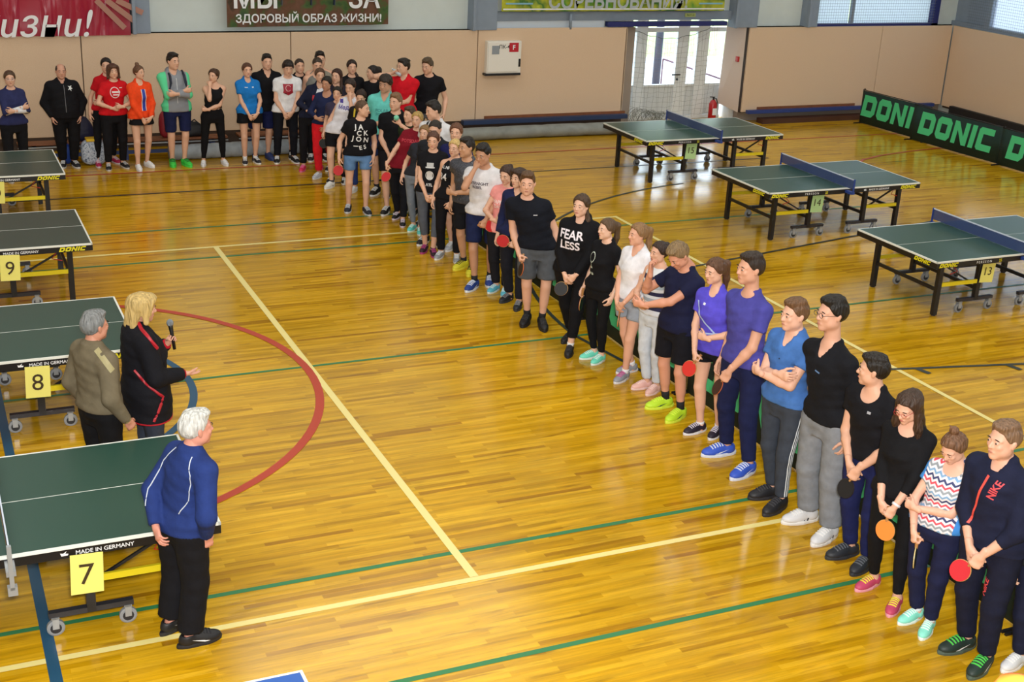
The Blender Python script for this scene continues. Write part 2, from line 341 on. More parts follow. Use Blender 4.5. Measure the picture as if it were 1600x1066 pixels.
struct(MB().box((-9, WY+.19, 0), (xw(978, 180), WY+.21, .2)).build('baseboard_back', m_seam))
# blue rails under the panels
struct(MB().box((rx[0]+.1, WY-.12, .2), (RX-.3, WY-.02, .27)).build('trim_10', mat('blue_paint', '#2c3f80', .45)))
MB2 = MB().box((rx[0]+.4, WY-.25, .0), (xw(1340, 190), WY-.02, .1)); struct(MB2.build('trim_11', mat('dark_brown_board', '#4a2a1c', .6)))
struct(MB().box((RX-.12, 10, .0), (RX-.02, WY-.4, .26)).build('baseboard_right', mat('dark_skirting', '#191a20', .6)))
struct(MB().box((xw(720, 190), WY-.15, .22), (xw(975, 180), WY-.02, .3)).build('trim_12', mat('blue_paint', '#2a3a5c', .5)))
struct(MB().box((xw(756, 190), WY-.03, .3), (xw(975, 180), WY-.0, .35)).build('trim_13', m_brown))
struct(MB().box((xw(1180, 190), WY-.03, .27), (xw(1332, 180), WY-.0, .32)).build('trim_14', m_brown))

# ------------------------------------------------------------------ door
DY = 23.62; DT = zw(1040, 41, DY)+.25
d1 = struct(MB().box((DX0-.1, DY, DT-.12), (DX1+.1, DY+.08, DT)).build('door_1', m_white))
gz = zw(1000, 133, DY); gt = zw(1040, 50, DY)
cols = [(978, 991), (1008, 1055), (1073, 1086), (1104, 1131)]
posts = [(991, 1008), (1055, 1073), (1086, 1104)]
for a, b_ in posts:
    MB().box((xw(a, 100, DY), DY-.02, 0), (xw(b_, 100, DY), DY+.07, DT)).build('door_post', m_white, d1, bevel=.008)
for a, b_ in cols:
    x0, x1 = xw(a, 100, DY), xw(b_, 100, DY)
    MB().box((x0, DY+.02, .06), (x1, DY+.05, gz-.03)).build('door_panel', mat('white_panel', '#d4d9dc', .5), d1)
    MB().box((x0, DY-.01, gz-.05), (x1, DY+.06, gz)).box((x0, DY-.01, gt), (x1, DY+.06, gt+.09)).box((x0, DY-.01, .0), (x1, DY+.06, .07)).build('door_rail', m_white, d1, bevel=.006)
    MB().box((x0, DY+.03, gz), (x1, DY+.035, gt)).build('pane', m_glass, d1)
hx, hz = xw(1054, 116, DY), zw(1054, 116, DY)
MB().box((hx-.1, DY-.07, hz-.012), (hx+.1, DY-.05, hz+.012)).box((hx+.03, DY-.06, hz-.12), (hx+.06, DY-.02, hz-.08)).build('door_handle', m_black, d1)
struct(MB().box((DX0-1.2, WY+.36, 0), (DX0-.02, DY+.1, 2.6)).box((DX1+.02, WY+.36, 0), (DX1+1.2, DY+.1, 2.6)).box((DX0-1.2, WY+.36, 2.25), (DX1+1.2, DY+.1, 2.6)).build('trim_15', m_white))
# protective cord net in front of the door
mb = MB(); random.seed(3)
nx0, nx1 = xw(980, 120), xw(1130, 120); NYn = WY+.35
for i in range(26):
    x = nx0+(nx1-nx0)*i/25; mb.tube([(x+.03*math.sin(i*2+z*3), NYn+.02*math.sin(i+z*4), z) for z in [2.0-.28*math.sin(math.pi*i/25)-k*.25 for k in range(8)] if z > .02], .0018, 3, False)
for j in range(18):
    z = 1.72-j*.1; mb.tube([(nx0+(nx1-nx0)*i/24, NYn+.02*math.sin(i*.9+j), max(.02, z+.28*(1-math.sin(math.pi*i/24))*(1 if j < 3 else .2)+.012*math.sin(i*1.7+j*2))) for i in range(25)], .0018 if j else .006, 3, False)
nn = tag(mb.build('safety_net', mat('net_cord', '#4c5650', .7)), 'thin cord safety net hanging across the glazed door', 'net'); nn['kind'] = 'stuff'
mb = MB()
for k in range(40):
    x = nx0+.15+random.random()*.9; y = NYn-.12-random.random()*.2
    mb.tube([(x+.14*math.sin(t*1.3+k), y+.06*math.cos(t+k), .05+.35*abs(math.sin(t*.8+k*.7))*(1-(x-nx0)/2.2)) for t in np.linspace(0, 5, 14)], .003, 3, False)
nn = tag(mb.build('net_heap', mat('net_cord', '#6c6f68', .7)), 'tangled heap of netting lying at the foot of the glazed door', 'net'); nn['kind'] = 'stuff'
V_ = lambda p: (p[0], p[1], -.12)
# outdoors behind the door
m_pave = mat('pavement', '#c9c6cc', .8, vary=.12, bump=(.2, 12)); m_grass = mat('grass', '#a4b878', .9, vary=.35, bump=(1, 40))
struct(MB().box((-15, 23.9, -.25), (45, 30.5, -.12)).build('pavement', m_pave))
tag(MB().box((-15, 30.5, -.15), (45, 30.8, .12)).build('kerb', mat('kerb_concrete', '#e4e4ea', .8, vary=.1)), 'pale concrete kerb outside, beyond the glazed door', 'kerb')
g = tag(MB().add([(-15, 30.8, 0), (45, 30.8, 0), (45, 60, 9), (-15, 60, 9)], [(0, 1, 2, 3)]).build('grass_bank', m_grass), 'sloping green grass bank seen through the glazed door', 'grass'); g['kind'] = 'stuff'
P0 = gnd((1028, 133), -.12); yy_ = 26.2; a = onY((1024, 133), yy_); 
tag(MB().tube([(a[0], yy_, -.12), (a[0]+.02, yy_, 3.4)], .09, 12).build('outdoor_post', mat('dark_post', '#3a3844', .5), None, True), 'dark round post standing outside behind the left pane of the door', 'post')
ha, hb = onY((1036, 92), 27.5), onY((1128, 124), 26.4); tag(MB().tube([ha, hb], .022, 6).tube([ha, V_(ha)], .02, 6).tube([hb, V_(hb)], .02, 6).build('outdoor_handrail', mat('rail_paint', '#6a4650', .5), None, True), 'thin sloping handrail outside behind the glazed door', 'handrail')

# ------------------------------------------------------------------ banners and boxes on the wall
def banner(name, label, x0, x1, z0, z1, m, tilt=0.):
    e = thing(name, label, 'banner', ((x0+x1)/2, WY-.03, z0)); w = (x1-x0)/2; V = []; F = []; n = 26
    for j in range(2):
        for i in range(n+1): V.append((-w+2*w*i/n, .012*math.sin(i*1.3)*(1-.3*j), (tilt*(i/n-.5) if j == 0 else z1-z0)))
    for i in range(n): F.append((i, i+1, n+2+i, n+1+i))
    link('banner_sheet', mk_mesh('banner_sheet', V, F, [m], True), e); return e
def words(e, s, size, x, z, m, bold=.03, shear=0, name='lettering'):
    return flat(name, text2d(s, size, bold, shear), m, e, (x-e.location[0], -.035, z-e.location[2]), (1, 0, 0), (0, 0, 1))
m_lw = mat('print_white', '#e9ebee', .5)
def banner_red():
    m = bpy.data.materials.new('red_vinyl'); m.use_nodes = True; nt = m.node_tree; b = nt.nodes['Principled BSDF']; b.inputs['Base Color'].default_value = lin('#a01c38'); b.inputs['Roughness'].default_value = .3
    n = nt.nodes.new('ShaderNodeTexNoise'); n.inputs['Scale'].default_value = 2.2; n.inputs['Detail'].default_value = 2; bp = nt.nodes.new('ShaderNodeBump'); bp.inputs['Strength'].default_value = .9; bp.inputs['Distance'].default_value = .15
    nt.links.new(n.outputs[0], bp.inputs['Height']); nt.links.new(bp.outputs[0], b.inputs['Normal']); return m
e = banner('banner', 'glossy dark red banner with white italic Cyrillic word at the upper left', -4.0, xw(203, 30), WT-.02, 4.3, banner_red())
words(e, 'жuзнu!', .62, xw(52, 38)-.06, zw(60, 36), m_lw, .006, .25)
for k in range(3):
    a = onY((150+k*16, 0), WY-.06); b_ = onY((195+k*14, 44-k*12), WY-.06)
    MB().bar((a[0]-e.location[0], -.04, a[2]-e.location[2]), (b_[0]-e.location[0], -.04, b_[2]-e.location[2]), .004, .09).build('gold_stripe', mat('print_tan', '#a87868', .5), e)
def noise_cols(name, cols, sc):
    m = bpy.data.materials.new(name); m.use_nodes = True; nt = m.node_tree; b = nt.nodes['Principled BSDF']; b.inputs['Roughness'].default_value = .5
    tc = nt.nodes.new('ShaderNodeTexCoord'); n = nt.nodes.new('ShaderNodeTexNoise'); n.inputs['Scale'].default_value = sc; n.inputs['Detail'].default_value = 6; nt.links.new(tc.outputs['Object'], n.inputs['Vector'])
    cr = nt.nodes.new('ShaderNodeValToRGB'); e = cr.color_ramp.elements
    while len(e) < len(cols): e.new(.5)
    for i, c in enumerate(cols): e[i].position = .3+.4*i/(len(cols)-1); e[i].color = lin(c)
    nt.links.new(n.outputs[0], cr.inputs[0]); nt.links.new(cr.outputs[0], b.inputs['Base Color']); return m
x0, x1 = xw(354, 30), xw(606, 30)
e = banner('banner', 'green and brown banner with two lines of white capitals, left of centre', x0, x1, zw(480, 40), 4.2, noise_cols('photo_print', ['#22401c', '#3c5a24', '#5c3a22', '#6a4430', '#3a2c18'], 4), .03)
zt = zw(480, 27)
words(e, 'ЗДОРОВЫЙ ОБРАЗ ЖИЗНИ!', .192, (x0+x1)/2-.0, zt, m_lw, .02)
words(e, 'МЫ', .46, xw(398, 3), zt+.34, m_lw, .022); words(e, 'ЗА', .46, xw(568, 3), zt+.34, m_lw, .022)
for i, pxx in enumerate((438, 484, 520)):
    MB().bar((xw(pxx, 2)-e.location[0], -.03, zt+.22-e.location[2]), (xw(pxx+3, 2)-e.location[0], -.03, zt+1-e.location[2]), .012, .13).build('printed_legs', mat('print_dark', '#2c3450' if i else '#4a4c58', .5), e)
x0, x1 = xw(783, 8), xw(1131, 8)
e = banner('banner', 'green and yellow banner with grey capitals and white border above the door', x0, x1, zw(950, 17), 4.2, noise_cols('leaf_print', ['#1c5a24', '#3a8a2c', '#b8b828', '#2a6a28', '#d8d838'], 1.4))
hh = zw(950, 17)
words(e, 'СОРЕВНОВАНИЯ!', .36, (x0+x1)/2+.03, zw(960, 11)+.12, mat('print_grey', '#a9b2b6', .5), .03)
MB().box((-(x1-x0)/2+.02, -.03, .03), ((x1-x0)/2-.02, -.028, .055)).build('border_line', m_lw, e)
for sx in (-1, 1):
    for k in range(4): MB().box((sx*((x1-x0)/2-.35)-.28+.05*k, -.032, .13+.1*k), (sx*((x1-x0)/2-.35)+.28-.05*k, -.03, .16+.1*k)).build('blue_stripe', mat('print_blue', '#7fb0c8', .5), e)
a = onY((1081, 24), WY-.0)
e = thing('exit_sign', 'tiny yellow-green exit sign on the grey beam above the door', 'sign', (a[0], WY+.05, a[2]))
MB().box((-.12, 0, -.035), (.12, .02, .035)).build('sign_plate', mat('sign_yellow', '#b8c070', .5), e); flat('lettering', text2d('ВЫХОД', .05, .02), mat('print_green', '#2a5a2c', .5), e, (0, -.003, 0), (1, 0, 0), (0, 0, 1))
# hydrant cabinet
x0, x1, z0, z1 = xw(757, 90), xw(810, 90), zw(782, 113), zw(782, 63)
e = thing('hydrant_cabinet', 'white metal fire cabinet with red symbol, set in the beige panel', 'cabinet', ((x0+x1)/2, WY, z0)); w = (x1-x0)/2; h = z1-z0
MB().box((-w, -.12, 0), (w, 0, h)).build('body', mat('cream_enamel', '#e6e2d8', .4), e, bevel=.008)
MB().box((-w+.02, -.135, .03), (w-.06, -.12, h-.02)).build('door', mat('cream_enamel', '#e9e5dc', .4), e, bevel=.005)
MB().box((w-.05, -.13, .12), (w-.01, -.12, .27)).build('latch', m_black, e)
MB().box((w-.26, -.14, h-.2), (w-.07, -.136, h-.03)).build('red_symbol', mat('red_print', '#b81c2c', .5), e)
flat('lettering', text2d('F', .12, .03), m_lw, e, (w-.165, -.143, h-.115), (1, 0, 0), (0, 0, 1))
flat('lettering', text2d('ПК-4', .1, .01), mat('print_black', '#2a2c30', .6), e, (w-.36, -.139, h-.1), (1, 0, 0), (0, 0, 1))
MB().box((-w+.09, -.14, h-.24), (-w+.24, -.136, h-.08)).build('grey_notice', mat('grey_paper', '#8c949c', .7), e)
MB().box((-w-.03, -.13, -.04), (w, -.0, 0)).build('dark_ledge', m_black, e)
# fire extinguisher
a = gnd((1113, 186)); ex, ey = xw(1112, 175, 23.3), 23.28
e = thing('fire_extinguisher', 'red fire extinguisher standing at the right side of the glazed door', 'extinguisher', (ex, ey, .0))
MB().tube([(0, 0, .0), (0, 0, .02), (0, 0, .36), (0, 0, .41), (0, 0, .45)], [.07, .085, .085, .06, .03], 16).build('cylinder', mat('red_enamel', '#b01820', .3), e, True)
MB().box((-.05, -.09, .14), (.05, -.083, .28)).build('paper_label', m_lw, e)
MB().tube([(0, 0, .44), (0, 0, .5)], .02, 8).bar((-.09, 0, .51), (.03, 0, .5), .02, .02).build('valve', m_black, e); MB().tube([(0, 0, .47), (.07, 0, .47), (.1, 0, .4), (.1, 0, .2)], .012, 6).build('hose', m_black, e, True)

# ------------------------------------------------------------------ benches, rolls and bags along the wall
def bench(x0, x1, y, label):
    e = thing('gym_bench', label, 'bench', ((x0+x1)/2, y, 0), 0, 'low gymnastics benches along the back wall'); w = (x1-x0)/2
    MB().box((-w, -.12, .3), (w, .12, .335)).build('seat', m_brown, e, bevel=.006)
    MB().box((-w, -.03, .08), (w, .0, .14)).build('lower_beam', mat('blue_paint', '#2c3f70', .45), e)
    for sx in (-w+.25, 0, w-.25): MB().box((sx-.03, -.11, 0), (sx+.03, -.08, .3)).box((sx-.03, .08, 0), (sx+.03, .11, .3)).box((sx-.03, -.11, .24), (sx+.03, .11, .3)).build('leg', mat('blue_paint', '#2c3f70', .45), e)
    MB().tube([(-w, -.13, .27), (w, -.13, .27)], .015, 6).build('edge_rail', m_steel, e, True)
bench(-2.5, 1.2, 22.35, 'brown gym bench at the far left end of the back wall')
bench(1.5, 4.9, 22.35, 'brown gym bench behind the red-shirted and orange-jacketed women')
bench(5.1, 8.6, 22.4, 'brown gym bench behind the blue polo woman and the crowd')
def roll(name, label, x0, x1, y, r, ring, m, flatten=1.):
    n = int((x1-x0)/ring); pts = []; rr = []
    for i in range(n+1):
        x = x0+(x1-x0)*i/n
        for dx, q in ((0, .94), (ring*.12, 1.), (ring*.88, 1.)): pts.append((x+dx, 0, 0)); rr.append(r*q)
    o = MB().tube([(p[0]-x0, .03*math.sin(p[0]*1.3), 0) for p in pts], rr, 16).build(name, m, None, True); o.location = (x0, y, r*flatten); o.scale = (1, 1, flatten); return tag(o, label, 'roll')
m_roll = mat('grey_sheet_roll', '#9aa2a8', .55, vary=.15, bump=(.4, 8))
roll('rolled_matting', 'long grey ribbed roll lying on the floor behind the legs of the wall row', xw(262, 240, 22.2), xw(600, 225, 22.2), 22.1, .13, .34, m_roll)
roll('rolled_tarpaulin', 'grey rolled tarpaulin lying on the floor beneath the hydrant cabinet', 9.2, 12.9, 22.5, .15, .9, mat('tarpaulin', '#878a86', .7, vary=.15, bump=(.8, 5)), .8)
m_bagred = mat('red_nylon', '#8c1626', .6, bump=(.4, 10)); m_bagblk = mat('black_nylon', '#17181e', .6, bump=(.4, 10))
def soft(name, label, cat, loc, sx, sy, sz, m, p=.65, rz=0., squash=0.):
    V = []; F = []; n, k = 16, 10
    sg = lambda v, q: math.copysign(abs(v)**q, v)
    for j in range(k+1):
        ph = -math.pi/2+math.pi*j/k
        for i in range(n):
            th = 2*math.pi*i/n; zz = sg(math.sin(ph), p); taper = 1-squash*(zz+1)/2
            V.append((sx*sg(math.cos(ph), p)*sg(math.cos(th), p)*taper, sy*sg(math.cos(ph), p)*sg(math.sin(th), p)*taper+.01*math.sin(5*th+zz*4), sz*(zz+1)+.01*math.sin(4*th)))
    for j in range(k):
        for i in range(n): F.append((j*n+i, j*n+(i+1) % n, (j+1)*n+(i+1) % n, (j+1)*n+i))
    e = thing(name, label, cat, loc, rz); link('bag_body', mk_mesh('bag_body', V, F, [m], True), e); return e
e = soft('sports_bag', 'upright red bag on the bench behind the grey and mint hoodie', 'bag', (xw(259, 205, 22.4), 22.35, .335), .12, .1, .22, m_bagred); MB().tube([(-.04, 0, .43), (0, 0, .5), (.04, 0, .43)], .01, 6).build('handle', m_bagred, e)
e = soft('sports_bag', 'slumped black bag on the bench right of the navy shorts', 'bag', (xw(302, 205, 22.4), 22.35, .335), .24, .12, .12, m_bagblk, .75, 0, .5); MB().tube([(-.1, -.05, .22), (0, -.08, .3), (.1, -.05, .2)], .012, 6).build('handle', m_bagblk, e)
e = soft('gift_bag', 'glittery silver patterned bag with yellow top beside the bald man', 'bag', (xw(146, 240, 22.0), 22.0, .02), .2, .1, .2, noise_cols('glitter_print', ['#20304c', '#8c98ac', '#c8d0dc', '#34486a'], 40), .5)
e = soft('draped_coat', 'navy coat draped on the bench between bald man and red shirts', 'coat', (xw(131, 200, 22.3), 22.32, .335), .22, .1, .2, mat('navy_nylon', '#1a1a3c', .6, bump=(.6, 8)), .9, 0, .55)
MB().box((-.11, -.1, .385), (.13, .1, .43)).build('yellow_lining', mat('yellow_fabric', '#e0b81c', .6), bpy.data.objects['gift_bag'], bevel=.01)
e = soft('drink_canister', 'blue plastic canister on the floor behind the bald man', 'canister', (xw(104, 240, 22.1), 22.2, 0.0), .09, .08, .16, mat('blue_plastic', '#2448a0', .4), .7); MB().tube([(0, 0, .31), (0, 0, .35)], .03, 10).build('cap', m_black, e)

# ------------------------------------------------------------------ table tennis tables
m_green = mat('table_green', '#2a4a40', .32, spec=.5, vary=.05, bump=(.02, 200)); m_edge = mat('table_line', '#e8ebe4', .4); m_apron = mat('table_apron', '#121216', .4)
m_ylw = mat('logo_yellow', '#e6dc20', .5); m_ybar = mat('yellow_bar', '#e0cc20', .4); m_tyre = mat('grey_tyre', '#8d9094', .6); m_hub = mat('wheel_dark', '#26272c', .5)
m_net = None
def net_mat():
    m = bpy.data.materials.new('net_mesh'); m.use_nodes = True; nt = m.node_tree; b = nt.nodes['Principled BSDF']; b.inputs['Base Color'].default_value = lin('#34487c'); b.inputs['Roughness'].default_value = .8
    tr = nt.nodes.new('ShaderNodeBsdfTransparent'); mx = nt.nodes.new('ShaderNodeMixShader'); mx.inputs[0].default_value = .72
    nt.links.new(tr.outputs[0], mx.inputs[1]); nt.links.new(b.outputs[0], mx.inputs[2]); nt.links.new(mx.outputs[0], nt.nodes['Material Output'].inputs[0]); return m
m_net = net_mat(); m_netblue = mat('net_blue', '#24408c', .6); m_redw = mat('red_handle', '#b02018', .4)
L2, W2, TH = 1.37, .7625, .76
def shared(name, mb, m, smooth=False): return mb.mesh(name, m, smooth)
T = {}
for s in (-1, 1):
    a, b_ = (0.004, L2-.018) if s > 0 else (-L2+.018, -.004)
    T['top', s] = shared('tabletop', MB().box((a, -W2+.018, TH-.022), (b_, W2-.018, TH)), m_green)
    x0, x1 = (0.002, L2) if s > 0 else (-L2, -.002)
    xe0, xe1 = (L2-.018, L2) if s > 0 else (-L2, -L2+.018)
    T['line', s] = shared('edge_line', MB().box((x0, -W2, TH-.02), (x1, -W2+.018, TH+.0006)).box((x0, W2-.018, TH-.02), (x1, W2, TH+.0006)).box((xe0, -W2, TH-.02), (xe1, W2, TH+.0006)), m_edge)
    T['centre', s] = shared('centre_line', MB().box((min(a, b_), -.0025, TH), (max(a, b_), .0025, TH+.0012)), m_edge)
    T['apron', s] = shared('apron', MB().box((x0, -W2+.003, TH-.085), (x1, -W2+.028, TH-.02)).box((x0, W2-.028, TH-.085), (x1, W2-.003, TH-.02)).box((L2-.028 if s > 0 else -L2+.003, -W2+.028, TH-.085), (L2-.003 if s > 0 else -L2+.028, W2-.028, TH-.02)), m_apron)
T['leg'] = shared('leg', MB().box((-.03, -.03, .012), (.03, .03, TH-.03)), m_black)
T['foot'] = shared('foot', MB().tube([(0, 0, 0), (0, 0, .015)], .03, 10), m_hub)
T['post'] = shared('inner_post', MB().box((-.03, -.03, .15), (.03, .03, TH-.03)), m_black)
T['carr'] = shared('carriage_beam', MB().box((-.28, -.025, .145), (.28, .025, .185)), mat('dark_grey_steel', '#2a2a30', .4))
T['ybar'] = shared('yellow_bar', MB().box((0, -.012, -.025), (.57, .012, .025)), m_ybar)
T['fork'] = shared('caster_fork', MB().box((-.022, -.03, .06), (.022, -.022, .15)).box((-.022, .022, .06), (.022, .03, .15)).box((-.025, -.03, .135), (.025, .03, .15)), m_steel)
T['tyre'] = shared('wheel', MB().tube([(.0, -.018, 0), (.0, -.014, 0), (0, .014, 0), (0, .018, 0)], [.05, .06, .06, .05], 18), m_tyre)
T['hub'] = shared('hub', MB().tube([(0, -.0205, 0), (0, .0205, 0)], .038, 14), m_hub)
T['net'] = shared('net_mesh', MB().box((-.002, -.9, TH+.004), (.002, .9, TH+.14)), m_net)
T['tape'] = shared('net_tape', MB().box((-.005, -.91, TH+.138), (.005, .91, TH+.153)), mat('net_tape', '#c8d0e0', .6))
T['npost'] = shared('net_post', MB().box((-.012, -.915, TH-.06), (.012, -.9, TH+.155)).box((-.03, -.91, TH-.07), (.03, -.74, TH-.035)), m_netblue)
T['npost2'] = shared('net_post', MB().box((-.012, .9, TH-.06), (.012, .915, TH+.155)).box((-.03, .74, TH-.07), (.03, .91, TH-.035)), m_netblue)
T['nposts'] = shared('net_post', MB().box((-.014, -.93, TH-.16), (.014, -.9, TH+.155)).box((-.03, -.93, TH-.2), (.03, -.88, TH-.14)).box((-.03, -.91, TH-.07), (.03, -.74, TH-.035)), m_steel)
T['paper'] = None
def sheet(parent, n, x, y, z, m, tilt=0.):
    o = link('number_sheet', mk_mesh('number_sheet', [(-.105, 0, -.15), (.105, -.004, -.148), (.107, 0, .148), (-.103, 0, .15), (-.105, .001, -.15), (.105, -.003, -.148), (.107, .001, .148), (-.103, .001, .15)], [(0, 1, 2, 3), (7, 6, 5, 4), (0, 4, 5, 1), (2, 6, 7, 3)], [m]), parent)
    o.location = (x, y, z); o.rotation_euler = (0, tilt, 0)
    flat('numeral', text2d(n, .22 if len(n) == 1 else .15, .0), mat('print_black', '#3a2c14', .6), o, (0, -.007, 0), (1, 0, 0), (0, 0, 1)); return o
def table(x, y, num, label, paper, left, rz=0.):
    e = thing('table_tennis_table', label, 'table', (x, y, 0), rz, 'table tennis tables')
    for s in (-1, 1):
        link('tabletop', T['top', s], e); link('edge_line', T['line', s], e); link('centre_line', T['centre', s], e); ap = link('apron', T['apron', s], e)
        for t in (-1, 1):
            o = link('leg', T['leg'], e); o.location = (s*1.13, t*.585, 0); link('foot', T['foot'], o)
            o = link('inner_post', T['post'], e); o.location = (s*.5, t*.585, 0)
            cb = link('carriage_beam', T['carr'], e); cb.location = (s*.5, t*.585, 0)
            for q in (-1, 1):
                c = link('caster_fork', T['fork'], cb); c.location = (q*.24, 0, 0)
                w = link('wheel', T['tyre'], cb); w.location = (q*.24, 0, .06); w = link('hub', T['hub'], cb); w.location = (q*.24, 0, .06)
            o = link('yellow_bar', T['ybar'], e); o.location = (.53 if s > 0 else -1.1, t*.6, .40)
        MB().bar((s*1.13, -.585, .33), (s*1.13, .585, .33), .03, .04).build('cross_brace', m_black, e)
        MB().bar((s*.5, -.585, .3), (s*.5, .585, .3), .03, .04).build('cross_brace', m_black, e)
        [MB().bar((s*1.1, q_*.55, .66), (s*.55, q_*.55, .36), .02, .02).build('diagonal_brace', m_black, e) for q_ in (-1, 1)]
        MB().tube([(s*1.0, -.62, .66), (s*.93, -.66, .58), (s*1.04, -.66, .55)], .007, 6).build('release_lever', m_redw, e)
        yo = -W2+.0015
        # apron lettering
        if s > 0:
            flat('lettering', donic2d(.3, .05, .35), m_ylw, ap, (1.15, yo, TH-.052), (1, 0, 0), (0, 0, 1))
            flat('lettering', text2d('MADE IN GERMANY', .042, .012), m_lw, ap, (.6, yo, TH-.053), (1, 0, 0), (0, 0, 1))
            flat('emblem', (np.array([(-.02, -.012), (.02, -.012), (.026, 0), (.006, .004), (.016, .022), (-.008, .006), (-.026, .01)]), [tuple(range(7))]), m_lw, ap, (.34, yo, TH-.053), (1, 0, 0), (0, 0, 1))
        else:
            flat('lettering', donic2d(.3, .05, .35), m_ylw, ap, (-1.18, yo, TH-.052), (1, 0, 0), (0, 0, 1))
            flat('lettering', text2d('P E R S S O N', .042, .008), m_lw, ap, (-.62, yo, TH-.053), (1, 0, 0), (0, 0, 1)); flat('lettering', text2d('25', .05, .015), m_ylw, ap, (-.36, yo, TH-.053), (1, 0, 0), (0, 0, 1))
            flat('lettering', donic2d(.3, .05, .35), m_ylw, ap, (-L2+.0015, -.5, TH-.052), (0, -1, 0), (0, 0, 1))
    nt_ = link('net', T['net'], e); link('net_tape', T['tape'], nt_); link('net_post', T['nposts'] if left else T['npost'], nt_); link('net_post', T['npost2'], nt_)
    if left: sheet(e, num, .47, -W2-.012, .545, paper, .03)
    else: sheet(e, num, -.40, -.63, .53, paper, .06)
    return e
p_y = mat('yellow_paper', '#ece478', .7); p_g = mat('pale_green_paper', '#b8dc9c', .7)
table(.27, 8.77, '7', 'green table with number 7 sheet, nearest at the lower left', p_y, True)
table(.30, 12.24, '8', 'green table with number 8 sheet behind the sage-sweatered man', p_y, True)
table(.346, 15.70, '9', 'green table with number 9 sheet on the left, third from the front', p_y, True)
table(.446, 19.12, '10', 'green table with number 10 sheet, farthest on the left', p_y, True)
table(12.40, 19.33, '15', 'green table with pale green number 15 sheet, farthest on the right', p_g, False)
table(12.39, 15.78, '14', 'green table with pale green number 14 sheet in the middle right', p_g, False)
table(12.44, 12.34, '13', 'green table with yellow number 13 sheet cut off by the right edge', p_y, False)
# corner of a blue table at the bottom edge
bx, by = gnd((472, 1047), .76)[:2]
e = thing('blue_table', 'corner of a blue table with white border at the bottom edge', 'table', (bx, by, 0))
MB().box((-2.74, -1.525, .735), (-.018, -.018, .76)).build('tabletop', mat('table_blue', '#2c5aa8', .35), e)
MB().box((-2.74, -.018, .735), (0, 0, .7606)).box((-.018, -1.525, .735), (0, -.018, .7606)).build('edge_line', m_edge, e)
MB().box((-2.74, -.03, .67), (-.01, -.008, .735)).box((-.03, -1.5, .67), (-.008, -.03, .735)).build('apron', m_apron, e)
for x in (-.25, -2.5):
    for y in (-.2, -1.3): MB().box((x-.03, y-.03, 0), (x+.03, y+.03, .735)).build('leg', m_black, e)

# ------------------------------------------------------------------ surrounds (barriers)
m_bar = mat('barrier_fabric', '#062822', .7, bump=(.3, 4), vary=.1); m_mint = mat('barrier_lettering', '#4ccc8a', .6)
def barrier(x, y0, y1, label, x2=None, th=.42, nm='group'):
    """fabric panel running from y0 (far) to y1 (near), reads from the -X side"""
    x2 = x if x2 is None else x2; L = math.hypot(y0-y1, x2-x); ang = math.atan2(-(y0-y1), x2-x)
    e = thing('barrier_panel', label, 'barrier', (x, y0, 0), ang, 'green fabric surrounds')
    mb = MB(); V = []; F = []; n = 24
    def wv(t): return .012*math.sin(t*6+1)*math.sin(math.pi*t)
    for i in range(n+1):
        for z in (.02, .70): V.append((L*i/n, -.012+wv(i/n), z))
        for z in (.70, .02): V.append((L*i/n, .012+wv(i/n), z))
    for i in range(n):
        for k in range(4): F.append((i*4+k, (i+1)*4+k, (i+1)*4+(k+1) % 4, i*4+(k+1) % 4))
    F += [(0, 1, 2, 3), (n*4+3, n*4+2, n*4+1, n*4)]
    link('fabric', mk_mesh('fabric', V, F, [m_bar], True), e)
    MB().tube([(0, 0, 0), (0, 0, .73), (.03, 0, .745), (.06, 0, .73)], .01, 6).tube([(L, 0, 0), (L, 0, .72)], .01, 6).tube([(0, 0, .715), (L, 0, .715)], .009, 6).build('wire_frame', m_black, e, True)
    for q in (0, L): MB().bar((q, -.16, .012), (q, .16, .012), .02).build('foot', m_black, e)
    v, f = donic2d(1.98, th+.03, .18)
    # subdivide letters along their width so they follow the cloth
    P = [(a+L/2, -.0165+wv((a+L/2)/L), b+.40) for a, b in v]
    link('lettering', mk_mesh('lettering', P, f, [m_mint]), e); return e
bx_ = 7.0

yy0 = 19.9
labs = ['green surround panel at the far end of the near row', 'green surround panel behind the pink-topped girl', 'green surround panel behind the man in grey shorts', 'green surround panel behind the FEAR LESS hoodie and white top', 'green surround panel behind the purple polo girl', 'green surround panel behind the tall man in grey sweatpants', 'green surround panel behind the lace-sleeved and zigzag-topped girls', 'green surround panel at the bottom right edge']
for k, l in enumerate(labs): barrier(bx_, yy0-k*2.34, yy0-k*2.34-2.3, l)
barrier(18.6, 22.45, 20.45, 'first green surround panel near the far corner, its last letter hidden', 18.72)
barrier(18.55, 20.75, 18.42, 'middle green surround panel by the right wall, reading fully', 18.7)
barrier(18.66, 18.4, 16.1, 'green surround panel cut off by the right edge of the view', 18.75)

# blurred unidentified orange thing near the viewer, bottom right; unseen supporting post below
d_ = ray((1592, 1092)); P = np.array([0, 0, CH])+d_*2.6
e = thing('orange_object', 'rounded orange object on an unseen post close to the viewer, bottom right corner', 'post', (P[0], P[1], 0))
MB().tube([(0, 0, 0), (0, 0, P[2]-.05), (0, 0, P[2]), (0, 0, P[2]+.03), (0, 0, P[2]+.045)], [.03, .05, .06, .045, .015], 20).build('orange_top', mat('orange_plastic', '#f07020', .5), e, True)
MB().tube([(0, 0, 0), (0, 0, .02)], .12, 20).build('base_plate', m_black, e)
